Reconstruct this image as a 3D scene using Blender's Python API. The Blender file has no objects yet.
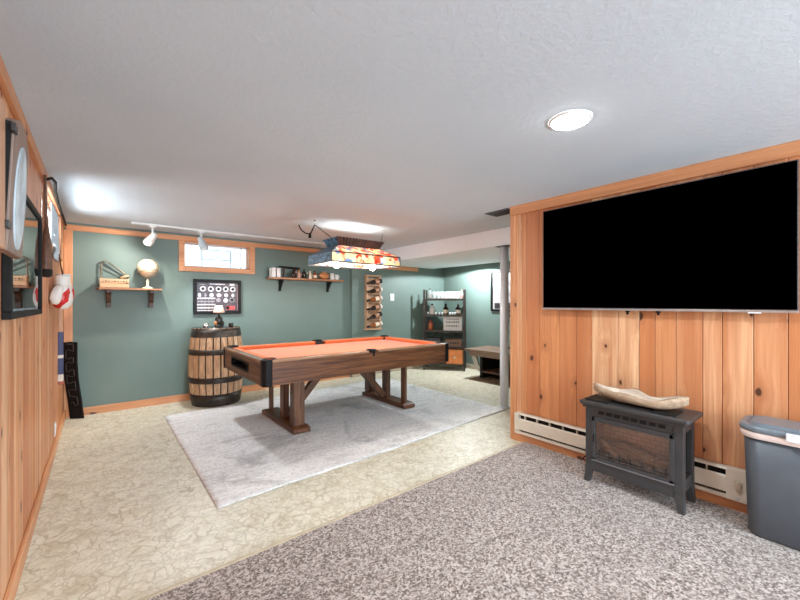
import bpy, math, random
from mathutils import Vector, Matrix
random.seed(7)
SC = bpy.context.scene
COL = SC.collection
PI = math.pi
H = 2.135           # ceiling height
XL, XR = -0.29, 2.97   # pine walls
YB, YR = 5.44, 5.36    # green back wall, its right-hand portion (a little proud)
XS = 5.51              # far side wall
ZS = 1.93              # soffit underside

# ------------------------------------------------------------------ node helpers
class NT:
    def __init__(s, name):
        s.m = bpy.data.materials.new(name); s.m.use_nodes = True
        s.t = s.m.node_tree; s.t.nodes.clear()
        s.out = s.n('ShaderNodeOutputMaterial')
        s.b = s.n('ShaderNodeBsdfPrincipled')
        s.l(s.b.outputs[0], s.out.inputs[0])
    def n(s, ty, **kw):
        nd = s.t.nodes.new(ty)
        for k, v in kw.items(): setattr(nd, k, v)
        return nd
    def l(s, a, b): s.t.links.new(a, b)
    def set(s, **kw):
        for k, v in kw.items():
            i = s.b.inputs[k.replace('_', ' ')]
            if isinstance(v, tuple) and len(v) == 3 and i.type == 'RGBA': v = v + (1,)
            i.default_value = v
        return s
    def math(s, op, a, b=None, c=None, clamp=False):
        nd = s.n('ShaderNodeMath', operation=op, use_clamp=clamp)
        for i, v in enumerate((a, b, c)):
            if v is None: continue
            if isinstance(v, (int, float)): nd.inputs[i].default_value = v
            else: s.l(v, nd.inputs[i])
        return nd.outputs[0]
    def coord(s): return s.n('ShaderNodeTexCoord').outputs['Object']
    def mapping(s, vec, scale=(1, 1, 1), loc=(0, 0, 0), rot=(0, 0, 0)):
        nd = s.n('ShaderNodeMapping'); s.l(vec, nd.inputs[0])
        nd.inputs['Scale'].default_value = scale; nd.inputs['Location'].default_value = loc
        nd.inputs['Rotation'].default_value = rot
        return nd.outputs[0]
    def noise(s, vec, scale, detail=3, rough=.5, dist=0, out=0):
        nd = s.n('ShaderNodeTexNoise'); s.l(vec, nd.inputs['Vector'])
        nd.inputs['Scale'].default_value = scale; nd.inputs['Detail'].default_value = detail
        nd.inputs['Roughness'].default_value = rough; nd.inputs['Distortion'].default_value = dist
        return nd.outputs[out]
    def vor(s, vec, scale, feature='F1', rnd=1.0):
        nd = s.n('ShaderNodeTexVoronoi', feature=feature); s.l(vec, nd.inputs['Vector'])
        nd.inputs['Scale'].default_value = scale; nd.inputs['Randomness'].default_value = rnd
        return nd
    def ramp(s, fac, stops, interp='LINEAR'):
        nd = s.n('ShaderNodeValToRGB'); s.l(fac, nd.inputs[0]); cr = nd.color_ramp
        cr.interpolation = interp
        while len(cr.elements) < len(stops): cr.elements.new(.5)
        for e, (p, c) in zip(cr.elements, stops):
            e.position = p; e.color = (c if len(c) == 4 else tuple(c) + (1,)) if isinstance(c, tuple) else (c, c, c, 1)
        return nd.outputs[0]
    def mix(s, fac, a, b, mode='MIX'):
        nd = s.n('ShaderNodeMix', data_type='RGBA', blend_type=mode)
        for i, v in ((0, fac), (6, a), (7, b)):
            if isinstance(v, (int, float)): nd.inputs[i].default_value = v
            elif isinstance(v, tuple): nd.inputs[i].default_value = v + (1,) if len(v) == 3 else v
            else: s.l(v, nd.inputs[i])
        return nd.outputs[2]
    def color(s, o): s.l(o, s.b.inputs['Base Color']); return s
    def bump(s, h, strength=.3, dist=.01):
        nd = s.n('ShaderNodeBump'); s.l(h, nd.inputs['Height'])
        nd.inputs['Strength'].default_value = strength; nd.inputs['Distance'].default_value = dist
        s.l(nd.outputs[0], s.b.inputs['Normal']); return s
    def attr(s, name='rnd'):
        return s.n('ShaderNodeAttribute', attribute_name=name).outputs['Fac']

def plain(name, col, rough=.5, metal=0., var=.12, nscale=18, bump=0., bscale=60, **kw):
    """simple procedural material: colour with mottled variation and optional bump"""
    t = NT(name); t.set(Roughness=rough, Metallic=metal, **kw)
    c = t.coord()
    f = t.noise(c, nscale, 4)
    lo = tuple(max(0, v * (1 - var)) for v in col); hi = tuple(min(1, v * (1 + var)) for v in col)
    t.color(t.ramp(f, [(.3, lo), (.7, hi)]))
    if bump: t.bump(t.noise(c, bscale, 3), bump, .004)
    return t.m

def emit(name, col, strength):
    t = NT(name); t.set(Base_Color=col, Emission_Color=col, Emission_Strength=strength); return t.m

def wood(name, axis, tones, dark, rough=.45, cross=22, along=1.6, knots=0., fine=.35, tint=1., bump=.15):
    """tones: list of board tints picked by the 'rnd' face attribute; grain runs along axis"""
    t = NT(name); t.set(Roughness=rough)
    co = t.coord(); sep = t.n('ShaderNodeSeparateXYZ'); t.l(co, sep.inputs[0])
    rnd = t.attr()
    a = sep.outputs['XYZ'.index(axis)]
    others = [sep.outputs[i] for i in range(3) if 'XYZ'[i] != axis]
    comb = t.n('ShaderNodeCombineXYZ')
    sc = t.math('MULTIPLY', rnd, 61.7)
    u = t.math('ADD', others[0], others[1])
    dv = t.math('SUBTRACT', others[0], others[1])
    knot_f = None
    if knots:
        kc = t.n('ShaderNodeCombineXYZ')
        t.l(t.math('MULTIPLY', a, 3.4), kc.inputs[1])
        t.l(t.math('MULTIPLY_ADD', u, 5.5, t.math('MULTIPLY', rnd, 300.)), kc.inputs[0])
        nd0 = t.n('ShaderNodeVectorMath', operation='ADD'); t.l(kc.outputs[0], nd0.inputs[0])
        nz = t.n('ShaderNodeTexNoise'); t.l(co, nz.inputs['Vector']); nz.inputs['Scale'].default_value = 14
        sc_n = t.n('ShaderNodeVectorMath', operation='SCALE'); t.l(nz.outputs['Color'], sc_n.inputs[0]); sc_n.inputs['Scale'].default_value = .12
        t.l(sc_n.outputs[0], nd0.inputs[1])
        v = t.vor(nd0.outputs[0], 1.0); v.voronoi_dimensions = '2D'
        dist = v.outputs['Distance']
        cs = t.n('ShaderNodeSeparateColor'); t.l(v.outputs['Color'], cs.inputs[0])
        gate = t.math('GREATER_THAN', cs.outputs[0], 1 - knots)
        size = t.math('MULTIPLY_ADD', cs.outputs[1], .08, .042)
        near = t.math('SUBTRACT', 1.0, t.math('DIVIDE', dist, size), clamp=True)
        knot_f = t.math('MULTIPLY', near, gate)
        halo = t.math('MULTIPLY', t.math('SUBTRACT', 1.0, t.math('DIVIDE', dist, .5), clamp=True), gate)
        u = t.math('MULTIPLY_ADD', halo, .035, u)
    t.l(t.math('MULTIPLY_ADD', u, cross, sc), comb.inputs[0])
    t.l(t.math('MULTIPLY', a, along), comb.inputs[1])
    t.l(t.math('MULTIPLY_ADD', dv, cross * .6, sc), comb.inputs[2])
    g = t.noise(comb.outputs[0], 1.0, 5, .6, .8)
    mp = t.mapping(comb.outputs[0], (5, 1.5, 5))
    f = t.noise(mp, 1.0, 3, .6)
    n = len(tones)
    stops = [((i + .0) / max(1, n - 1), tones[i]) for i in range(n)]
    base = t.ramp(rnd, stops) if n > 1 else None
    grain = t.ramp(g, [(.32, 0.), (.62, 1.)])
    gm = t.math('MULTIPLY', grain, tint)
    c = t.mix(gm, base if n > 1 else tones[0], dark, 'MIX') if False else None
    b = base if n > 1 else tones[0]
    lowf = t.noise(t.mapping(comb.outputs[0], (.33, .35, .33)), 1.0, 2, .5, .4)
    b = t.mix(t.math('MULTIPLY', t.ramp(lowf, [(.42, 0.), (.62, 1.)]), .75 if knots else .3), b, tuple(x * .85 for x in tones[1]) if knots and n > 2 else tuple(x * .62 + y * .38 for x, y in zip(tones[0], dark)))
    c = t.mix(t.math('MULTIPLY', grain, tint * .5), b, dark)
    c = t.mix(t.math('MULTIPLY', t.ramp(f, [(.42, 0.), (.68, 1.)]), fine), c, dark)
    if knots:
        c = t.mix(t.math('MULTIPLY', t.ramp(halo, [(.45, 0.), (.95, 1.)]), .55), c, tuple(v * .8 for v in dark))
        c = t.mix(t.ramp(knot_f, [(.0, 0.), (.35, 1.)]), c, (.085, .03, .014))
    t.color(c)
    if bump: t.bump(f, bump, .002)
    return t.m

# ------------------------------------------------------------------ mesh builder
class MB:
    def __init__(s): s.v = []; s.f = []; s.mi = []; s.r = []; s.sm = []
    def add(s, vs, fs, mi=0, rnd=None, smooth=False):
        o = len(s.v); s.v += [tuple(p) for p in vs]
        if rnd is None: rnd = random.random()
        for f in fs:
            s.f.append(tuple(i + o for i in f)); s.mi.append(mi); s.r.append(rnd); s.sm.append(smooth)
        return s
    def box(s, x0, x1, y0, y1, z0, z1, mi=0, rnd=None, M=None):
        vs = [Vector((x, y, z)) for z in (z0, z1) for y in (y0, y1) for x in (x0, x1)]
        if M is not None: vs = [M @ p for p in vs]
        return s.add(vs, [(0, 2, 3, 1), (4, 5, 7, 6), (0, 1, 5, 4), (1, 3, 7, 5), (3, 2, 6, 7), (2, 0, 4, 6)], mi, rnd)
    def frust(s, cx, cy, z0, z1, a0, b0, a1, b1, dx=0, dy=0, mi=0, rnd=None):
        vs = [(cx + sx * a0, cy + sy * b0, z0) for sy in (-1, 1) for sx in (-1, 1)] + [(cx + dx + sx * a1, cy + dy + sy * b1, z1) for sy in (-1, 1) for sx in (-1, 1)]
        return s.add(vs, [(0, 2, 3, 1), (4, 5, 7, 6), (0, 1, 5, 4), (1, 3, 7, 5), (3, 2, 6, 7), (2, 0, 4, 6)], mi, rnd)
    def bar(s, p, q, w, h, up=(0, 0, 1), mi=0, rnd=None):
        p, q = Vector(p), Vector(q); d = (q - p).normalized()
        sd = d.cross(Vector(up)).normalized(); u = sd.cross(d)
        vs = [c + sd * (w / 2) * i + u * (h / 2) * j for c in (p, q) for j in (-1, 1) for i in (-1, 1)]
        return s.add(vs, [(0, 2, 3, 1), (4, 5, 7, 6), (0, 1, 5, 4), (1, 3, 7, 5), (3, 2, 6, 7), (2, 0, 4, 6)], mi, rnd)
    def lathe(s, prof, n=24, M=None, mi=0, rnd=None, smooth=True, cap=True, sx=1, sy=1):
        vs = []; fs = []
        for r, z in prof:
            for k in range(n):
                a = 2 * PI * k / n; p = Vector((r * math.cos(a) * sx, r * math.sin(a) * sy, z))
                vs.append(M @ p if M is not None else p)
        for i in range(len(prof) - 1):
            for k in range(n):
                k2 = (k + 1) % n; fs.append((i * n + k, i * n + k2, (i + 1) * n + k2, (i + 1) * n + k))
        s.add(vs, fs, mi, rnd, smooth)
        if cap:
            o = len(s.v) - len(vs)
            for i, rev in ((0, True), (len(prof) - 1, False)):
                if prof[i][0] > 1e-5:
                    ring = [o + i * n + k for k in range(n)]
                    s.f.append(tuple(reversed(ring)) if rev else tuple(ring)); s.mi.append(mi); s.r.append(s.r[-1]); s.sm.append(False)
        return s
    def cyl(s, p, q, r, r2=None, n=16, mi=0, rnd=None):
        p, q = Vector(p), Vector(q); d = q - p; L = d.length
        M = Matrix.Translation(p) @ d.to_track_quat('Z', 'Y').to_matrix().to_4x4()
        return s.lathe([(r, 0), (r if r2 is None else r2, L)], n, M, mi, rnd)
    def tube(s, pts, r, n=8, mi=0, closed=False):
        pts = [Vector(p) for p in pts]; m = len(pts); vs = []; fs = []
        rs = r if isinstance(r, (list, tuple)) else [r] * m
        up = None
        for i, p in enumerate(pts):
            a = pts[(i - 1) % m] if (closed or i > 0) else p; b = pts[(i + 1) % m] if (closed or i < m - 1) else p
            d = (b - a).normalized()
            if up is None: up = d.orthogonal().normalized()
            up = (up - d * up.dot(d)).normalized(); sd = d.cross(up)
            for k in range(n):
                t = 2 * PI * k / n; vs.append(p + (up * math.cos(t) + sd * math.sin(t)) * rs[i])
        for i in range(m if closed else m - 1):
            j = (i + 1) % m
            for k in range(n):
                k2 = (k + 1) % n; fs.append((i * n + k, i * n + k2, j * n + k2, j * n + k))
        s.add(vs, fs, mi, None, True)
        if not closed:
            o = len(s.v) - len(vs)
            for ring in ([o + k for k in reversed(range(n))], [o + (m - 1) * n + k for k in range(n)]):
                s.f.append(tuple(ring)); s.mi.append(mi); s.r.append(.5); s.sm.append(False)
        return s
    def prism(s, poly, h0, h1, plane='XY', mi=0, rnd=None, smooth=False, M=None):
        """extrude 2-D outline; plane XY (h along z), XZ (h along y), YZ (h along x)"""
        def P(a, b, h): return {'XY': (a, b, h), 'XZ': (a, h, b), 'YZ': (h, a, b)}[plane]
        n = len(poly); vs = [Vector(P(a, b, h)) for h in (h0, h1) for a, b in poly]
        if M is not None: vs = [M @ p for p in vs]
        fs = [tuple(reversed(range(n))), tuple(range(n, 2 * n))]
        fs += [(i, (i + 1) % n, n + (i + 1) % n, n + i) for i in range(n)]
        return s.add(vs, fs, mi, rnd, smooth)
    def ball(s, c, rx, ry=None, rz=None, n=20, m=12, mi=0, M=None, rnd=None):
        ry = ry or rx; rz = rz or rx
        T = Matrix.Translation(Vector(c)) @ (M or Matrix.Identity(4)) @ Matrix.Diagonal((rx, ry, rz, 1))
        prof = [(max(1e-4, math.sin(PI * i / m)), -math.cos(PI * i / m)) for i in range(m + 1)]
        return s.lathe(prof, n, T, mi, rnd, True, False)

def rrect(x0, x1, y0, y1, r, k=5):
    pts = []
    for cx, cy, a0 in ((x1 - r, y1 - r, 0), (x0 + r, y1 - r, 90), (x0 + r, y0 + r, 180), (x1 - r, y0 + r, 270)):
        for i in range(k + 1):
            a = math.radians(a0 + 90 * i / k); pts.append((cx + r * math.cos(a), cy + r * math.sin(a)))
    return pts

def link_mesh(name, mb, mats, bevel=0., seg=2, sub=0):
    me = bpy.data.meshes.new(name); me.from_pydata(mb.v, [], mb.f); me.validate()
    for m in (mats if isinstance(mats, (list, tuple)) else [mats]): me.materials.append(m)
    n = len(me.polygons)
    if n == len(mb.f):
        me.polygons.foreach_set('material_index', mb.mi); me.polygons.foreach_set('use_smooth', mb.sm)
        at = me.attributes.new('rnd', 'FLOAT', 'FACE'); at.data.foreach_set('value', mb.r)
    me.update()
    import bmesh
    bm = bmesh.new(); bm.from_mesh(me); bmesh.ops.recalc_face_normals(bm, faces=bm.faces[:]); bm.to_mesh(me); bm.free()
    o = bpy.data.objects.new(name, me); COL.objects.link(o)
    if bevel:
        b = o.modifiers.new('bevel', 'BEVEL'); b.width = bevel; b.segments = seg; b.limit_method = 'ANGLE'; b.angle_limit = math.radians(40)
    if sub:
        b = o.modifiers.new('sub', 'SUBSURF'); b.levels = sub; b.render_levels = sub
    return o

def thing(name, label, cat, loc, group=None, rz=0.):
    o = bpy.data.objects.new(name, None); COL.objects.link(o); o.empty_display_size = .1
    o.location = loc; o.rotation_euler.z = rz
    o['label'] = label; o['category'] = cat
    if group: o['group'] = group
    return o
def part(root, name, mb, mats, bevel=0., seg=2, sub=0, local=False, label=None, top=None):
    """mb in world coordinates unless local; root is a thing or a part of one"""
    t = top or root
    if not local:
        L = Vector(t.location)
        if root is not t: L = L + Vector(root.location)
        mb.v = [tuple(Vector(p) - L) for p in mb.v]
    o = link_mesh(name, mb, mats, bevel, seg, sub); o.parent = root
    if label: o['label'] = label
    return o
def solo(name, mb, mats, label, cat, group=None, bevel=0., seg=2, sub=0):
    xs = [p[0] for p in mb.v]; ys = [p[1] for p in mb.v]; z0 = min(p[2] for p in mb.v)
    c = Vector(((min(xs) + max(xs)) / 2, (min(ys) + max(ys)) / 2, z0))
    mb.v = [tuple(Vector(p) - c) for p in mb.v]
    o = link_mesh(name, mb, mats, bevel, seg, sub); o.location = c
    o['label'] = label; o['category'] = cat
    if group: o['group'] = group
    return o
def struct(name, mb, mats, bevel=0., label=None, cat=None, parent=None):
    o = link_mesh(name, mb, mats, bevel); o['kind'] = 'structure'
    if parent: o.parent = parent
    else:
        o['label'] = label; o['category'] = cat
    return o
def dup(root, loc, label=None, rz=None):
    r = root.copy(); COL.objects.link(r); r.location = loc
    if label: r['label'] = label
    if rz is not None: r.rotation_euler.z = rz
    for ch in list(root.children):
        c = ch.copy(); COL.objects.link(c); c.parent = r
        for g in list(ch.children):
            d = g.copy(); COL.objects.link(d); d.parent = c
    return r

# ------------------------------------------------------------------ materials
PINE_T = [(.80, .40, .18), (.56, .19, .068), (.90, .545, .30), (.70, .285, .11), (.92, .60, .345), (.60, .215, .08)]
PINE_D = (.42, .14, .05)
M_pine = wood('knotty_pine_boards', 'Z', PINE_T, PINE_D, .42, 26, 1.1, knots=.5, fine=.35, tint=.95)
M_pine_y = wood('pine_trim_along_room', 'Y', [(.76, .36, .16), (.80, .42, .20)], PINE_D, .42, 30, 1.2, knots=.25, fine=.3)
M_pine_x = wood('pine_trim_across_room', 'X', [(.76, .37, .17), (.80, .42, .20)], PINE_D, .42, 30, 1.2, knots=.25, fine=.3)
M_pine_z = wood('pine_trim_upright', 'Z', [(.78, .39, .18), (.80, .43, .21)], PINE_D, .42, 30, 1.2, knots=.25, fine=.3)
M_tab_x = wood('brown_table_wood_x', 'X', [(.27, .105, .038), (.33, .14, .054)], (.05, .015, .006), .42, 30, 1.8, fine=.85, tint=1.7)
M_tab_y = wood('brown_table_wood_y', 'Y', [(.27, .105, .038), (.33, .14, .054)], (.05, .015, .006), .42, 30, 1.8, fine=.85, tint=1.7)
M_tab_z = wood('brown_table_wood_z', 'Z', [(.20, .085, .036), (.24, .105, .046)], (.045, .015, .007), .45, 34, 2.0, fine=.7, tint=1.5)
M_rail = wood('table_rail_wood', 'X', [(.46, .27, .16)], (.25, .11, .055), .22, 40, 2, fine=.4)
M_railY = wood('table_rail_wood_y', 'Y', [(.40, .25, .17)], (.22, .11, .06), .14, 40, 2, fine=.4)
M_stave = wood('oak_barrel_staves', 'Z', [(.90, .60, .36), (.76, .47, .26), (.95, .68, .44)], (.20, .08, .03), .6, 40, 5, fine=.55, tint=1.0)
M_shelfw = wood('shelf_wood', 'X', [(.50, .24, .11)], (.20, .07, .03), .4, 40, 2, fine=.4)
M_darkw = wood('dark_bracket_wood', 'Z', [(.10, .04, .02)], (.03, .012, .008), .4, 40, 2)
M_crate = wood('pale_crate_wood', 'X', [(.74, .50, .31), (.68, .45, .27)], (.40, .20, .09), .55, 40, 3, fine=.3)
M_rackw = wood('rack_wood', 'Z', [(.56, .36, .22)], (.24, .11, .05), .5, 40, 3)
M_lowtab = wood('weathered_low_table', 'Y', [(.30, .20, .13), (.24, .15, .095)], (.08, .04, .025), .6, 30, 2, fine=.6)
M_cabw = wood('cabinet_wood', 'Z', [(.62, .36, .22)], (.40, .19, .10), .5, 34, 1.5, fine=.3)
M_drift = wood('driftwood', 'Y', [(.56, .42, .29)], (.26, .15, .08), .7, 30, 4, fine=.7, tint=1.2, bump=.5)

t = NT('white_textured_ceiling'); t.set(Roughness=.85)
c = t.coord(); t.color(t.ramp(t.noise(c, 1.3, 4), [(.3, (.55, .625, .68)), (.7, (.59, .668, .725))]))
a = t.noise(c, 30, 5, .65); t.bump(t.ramp(a, [(.42, 0.), (.62, 1.)]), .16, .006); M_ceil = t.m
t = NT('sage_green_paint'); t.set(Roughness=.55)
c = t.coord(); t.color(t.ramp(t.noise(c, 2.2, 3), [(.3, (.135, .192, .170)), (.7, (.155, .216, .191))]))
t.bump(t.noise(c, 160, 2), .08, .002); M_green = t.m
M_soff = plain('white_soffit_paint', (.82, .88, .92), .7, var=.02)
M_white = plain('white_plastic', (.78, .77, .74), .4, var=.03)

# vinyl floor: cream with branching tan veins
t = NT('cream_vinyl_floor'); t.set(Roughness=.42, Specular_IOR_Level=.3)
c = t.coord()
wn = t.n('ShaderNodeTexNoise'); t.l(c, wn.inputs['Vector']); wn.inputs['Scale'].default_value = 7; wn.inputs['Detail'].default_value = 3
vs = t.n('ShaderNodeVectorMath', operation='SCALE'); t.l(wn.outputs['Color'], vs.inputs[0]); vs.inputs['Scale'].default_value = .22
va = t.n('ShaderNodeVectorMath', operation='ADD'); t.l(c, va.inputs[0]); t.l(vs.outputs[0], va.inputs[1])
e1 = t.vor(va.outputs[0], 14, 'DISTANCE_TO_EDGE').outputs['Distance']
e2 = t.vor(va.outputs[0], 31, 'DISTANCE_TO_EDGE').outputs['Distance']
base = t.ramp(t.noise(c, 9, 5, .65), [(.28, (.58, .51, .36)), (.5, (.74, .70, .555)), (.72, (.82, .785, .66))])
fade = t.ramp(t.noise(c, 5, 2), [(.35, .25), (.65, .9)])
v1 = t.math('MULTIPLY', t.ramp(e1, [(.0, 1.), (.10, 0.)]), fade)
v2 = t.math('MULTIPLY', t.ramp(e2, [(.0, 1.), (.12, 0.)]), t.math('SUBTRACT', 1.0, fade))
k = t.mix(t.math('MULTIPLY', v1, .75), base, (.34, .26, .15))
k = t.mix(t.math('MULTIPLY', v2, .75), k, (.40, .33, .22))
t.color(k); t.bump(t.noise(c, 40, 3), .06, .003); M_vinyl = t.m

t = NT('speckled_taupe_carpet'); t.set(Roughness=.95, Sheen_Weight=.2)
c = t.coord()
n2 = t.noise(c, 42, 3, .7); n3 = t.noise(c, 5, 3); n1 = t.noise(c, 260, 2)
sp3 = t.n('ShaderNodeSeparateColor'); t.l(t.vor(c, 125).outputs['Color'], sp3.inputs[0])
mixf = t.math('MULTIPLY_ADD', n2, .62, t.math('MULTIPLY_ADD', sp3.outputs[0], .46, t.math('MULTIPLY', n1, .25)))
k = t.ramp(mixf, [(.44, (.085, .06, .046)), (.56, (.20, .152, .124)), (.69, (.345, .28, .24)), (.86, (.57, .495, .445))])
k = t.mix(t.math('MULTIPLY', t.ramp(n3, [(.35, 0.), (.65, 1.)]), .2), k, (.25, .20, .175))
t.color(k); t.bump(mixf, .5, .006); M_carpet = t.m

t = NT('distressed_pale_rug'); t.set(Roughness=.9)
c = t.coord()
n1 = t.noise(c, 1.5, 8, .72, .6); n2 = t.noise(c, 34, 5, .75); n3 = t.noise(t.mapping(c, (1.2, 6, 1)), 3, 6, .7, .5)
vv = t.vor(va.outputs[0] if False else c, 5.5, 'DISTANCE_TO_EDGE').outputs['Distance']
k = t.ramp(n1, [(.36, (.50, .50, .49)), (.46, (.82, .815, .795)), (.66, (.90, .895, .875))])
k = t.mix(t.math('MULTIPLY', t.ramp(n2, [(.47, 0.), (.68, 1.)]), .55), k, (.34, .31, .31))
k = t.mix(t.math('MULTIPLY', t.ramp(n3, [(.52, 0.), (.66, 1.)]), .4), k, (.36, .355, .37))
t.color(k); t.bump(n2, .3, .004); M_rug = t.m

M_felt = plain('orange_felt', (.62, .150, .036), .9, var=.05, nscale=120, Sheen_Weight=.3)
M_cush = plain('orange_cushion_felt', (.68, .17, .06), .9, var=.05, nscale=120)
M_black = plain('black_plastic', (.010, .009, .009), .4, var=.2, Specular_IOR_Level=.15)
M_blackm = plain('matte_black', (.014, .013, .012), .6, var=.2, Specular_IOR_Level=.15)
M_iron = plain('black_iron', (.03, .028, .026), .5, .4, var=.3)
M_hoop = plain('dark_barrel_hoop', (.055, .042, .034), .42, .6, var=.4, nscale=12)
M_screen = NT('tv_screen').set(Base_Color=(0, 0, 0), Roughness=.9, Specular_IOR_Level=0.0).m
M_bezel = plain('grey_tv_bezel', (.10, .09, .09), .4, .5)
M_chin = plain('silver_tv_strip', (.42, .38, .36), .35, .6)
M_heater = plain('cream_heater_enamel', (.66, .58, .47), .4, var=.04)
M_knob = plain('tan_knob', (.60, .48, .35), .4)
M_stove = plain('charcoal_stove_paint', (.042, .040, .040), .42, var=.1, bump=.1, bscale=220)
M_stove2 = plain('stove_panel_grey', (.17, .165, .17), .35, var=.1)
M_bin = plain('slate_bin_plastic', (.072, .080, .092), .42, var=.05, bump=.05, bscale=200)
M_lid = plain('blue_grey_lid', (.15, .18, .205), .3, var=.05)
M_bag = plain('pale_pink_liner', (.80, .66, .60), .5, var=.06)
M_clip = plain('pale_grey_clip', (.74, .74, .76), .35, var=.03)
M_pole = plain('white_column_paint', (.76, .80, .85), .4, var=.04)
M_steel = plain('dark_steel', (.06, .055, .05), .4, .8, var=.3)
M_chrome = plain('bright_steel', (.65, .63, .60), .25, 1., var=.05)
M_red = plain('red_leather', (.62, .02, .018), .3, var=.12, bump=.1, bscale=90)
M_wleather = plain('white_leather', (.80, .77, .72), .35, var=.05, bump=.1, bscale=90)
M_brown = plain('brown_leather', (.13, .055, .03), .45, var=.4, nscale=30, bump=.2)
M_ltbrown = plain('tan_leather', (.50, .20, .07), .4, var=.3)
M_cream = plain('cream_globe_paper', (.76, .66, .50), .4, var=.1, nscale=9)
M_land = plain('globe_land', (.52, .40, .25), .45, var=.2)
M_paper = plain('white_paper', (.78, .77, .75), .6, var=.04)
M_ink = plain('dark_ink', (.03, .022, .025), .5, var=.2)
M_grayink = plain('grey_ink', (.26, .23, .24), .5, var=.2)
M_print = plain('dark_plum_print', (.045, .028, .036), .35, var=.5, nscale=22)
M_badge = plain('pale_badges', (.62, .58, .58), .4, var=.3, nscale=40)
M_pinkb = plain('dusty_pink_stripe', (.45, .22, .21), .4, var=.3)
M_redb = plain('red_badge', (.55, .05, .05), .4, var=.2)
M_shade = NT('peach_lamp_shade').set(Base_Color=(.86, .60, .45), Roughness=.8, Emission_Color=(1, .62, .42, 1), Emission_Strength=.03).m
M_vent = plain('ceiling_vent_metal', (.10, .10, .10), .5, .3)
M_trackw = plain('white_track_metal', (.62, .62, .60), .4, var=.04)
M_orangep = plain('orange_crate_plastic', (.72, .24, .07), .5, var=.15, nscale=10)
M_mesh = plain('dark_bottle_glass', (.025, .014, .010), .12, var=.2)
M_amber = plain('amber_bottle', (.30, .085, .02), .15, var=.3)
M_redlan = plain('rust_red_lantern', (.40, .09, .045), .4, var=.3)
M_winelabel = plain('cream_label', (.72, .62, .48), .5, var=.1)
M_foilw = plain('white_foil', (.75, .70, .62), .35, var=.1)
M_sidepr = plain('grey_print', (.40, .39, .39), .5, var=.1)
M_blue = plain('navy_band', (.035, .04, .12), .4)
M_sky = plain('pale_blue_cloth', (.55, .66, .74), .7, var=.1)
M_floormat = plain('brown_floor_mat', (.20, .12, .075), .8, var=.25)
M_cloth = plain('greyish_cream_bracket', (.42, .39, .33), .6, var=.15)

def glassy(name, col=(1, 1, 1), rough=.02, alpha=.12, gain=1.0):
    t = NT(name); tr = t.n('ShaderNodeBsdfTransparent'); tr.inputs[0].default_value = col + (1,)
    gl = t.n('ShaderNodeBsdfGlossy'); gl.inputs['Roughness'].default_value = rough
    fr = t.n('ShaderNodeFresnel'); fr.inputs[0].default_value = 1.45
    f = t.math('MULTIPLY_ADD', fr.outputs[0], gain, alpha, clamp=True)
    mx = t.n('ShaderNodeMixShader'); t.l(f, mx.inputs[0]); t.l(tr.outputs[0], mx.inputs[1]); t.l(gl.outputs[0], mx.inputs[2])
    t.l(mx.outputs[0], t.out.inputs[0]); return t.m
M_glass = glassy('clear_window_glass', alpha=.02)
M_fglass = glassy('picture_glass', alpha=.10)
M_pglass = glassy('matte_picture_glass', rough=.25, alpha=0, gain=.15)
M_stglass = glassy('stove_glass', (.92, .90, .88), alpha=.03)
t = NT('glassware'); t.set(Base_Color=(.85, .90, .90), Roughness=.08, Alpha=.42); M_clear = t.m
M_bulb = emit('warm_bulb', (1, .86, .68), 14.)
M_led = emit('white_led_disc', (1, .98, .96), 25.)

# stained glass: lit from inside by the bulbs, so it is a translucent coloured sheet
t = NT('stained_glass'); t.set(Roughness=.25)
c = t.coord(); v = t.vor(t.mapping(c, (24, 24, 22)), 1.0)
cs = t.n('ShaderNodeSeparateColor'); t.l(v.outputs['Color'], cs.inputs[0])
k = t.ramp(cs.outputs[0], [(.0, (.78, .64, .46)), (.3, (.80, .72, .60)), (.45, (.75, .20, .10)), (.62, (.82, .74, .62)), (.74, (.25, .36, .50)), (.84, (.70, .10, .06)), (.94, (.80, .66, .42))], 'CONSTANT')
t.color(k)
tl = t.n('ShaderNodeBsdfTranslucent'); t.l(k, tl.inputs[0])
mx = t.n('ShaderNodeMixShader'); mx.inputs[0].default_value = .45
t.l(t.b.outputs[0], mx.inputs[1]); t.l(tl.outputs[0], mx.inputs[2]); t.l(mx.outputs[0], t.out.inputs[0]); M_stain = t.m
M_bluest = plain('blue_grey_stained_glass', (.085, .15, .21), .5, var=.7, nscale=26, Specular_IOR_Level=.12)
M_crown = plain('dark_crown_metal', (.085, .045, .035), .45, .3, var=.3)
M_came = plain('lead_came', (.035, .033, .035), .5, .5)

# ------------------------------------------------------------------ room shell
YF = -2.6
def boards(mb, axis_from, axis_to, x0, x1, z0, z1, seed, hole=None):
    """vertical tongue-and-groove boards on a wall of constant x, one chamfered box per board"""
    R = random.Random(seed); y = axis_from
    while y < axis_to - 1e-4:
        w = R.choice((.05, .06, .095, .12, .14, .185)); y2 = min(y + w, axis_to)
        if axis_to - y2 < .05: y2 = axis_to
        rn = R.random(); spans = [(z0, z1)]
        if hole and y2 > hole[0] + 1e-4 and y < hole[1] - 1e-4:
            spans = [(z0, hole[2]), (hole[3], z1)]
        for a, b in spans:
            if b - a > .005: mb.box(x0, x1, y + .0012, y2 - .0012, a, b, 0, rn)
        y = y2
LW = (3.50, 4.72, 1.70, 2.06)      # left window opening y0 y1 z0 z1
BW = (.862, 1.665, 1.722, 2.036)   # back window opening x0 x1 z0 z1

mb = MB(); mb.box(XL - .3, XS + .2, 1.88, YB + .2, -.1, 0); mb.box(XL - .3, XS + .2, YF - .2, 1.88, -.1, -.002)
struct('floor', mb, M_vinyl, 0, 'cream vinyl floor with tan veining under the pool table', 'floor')
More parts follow.
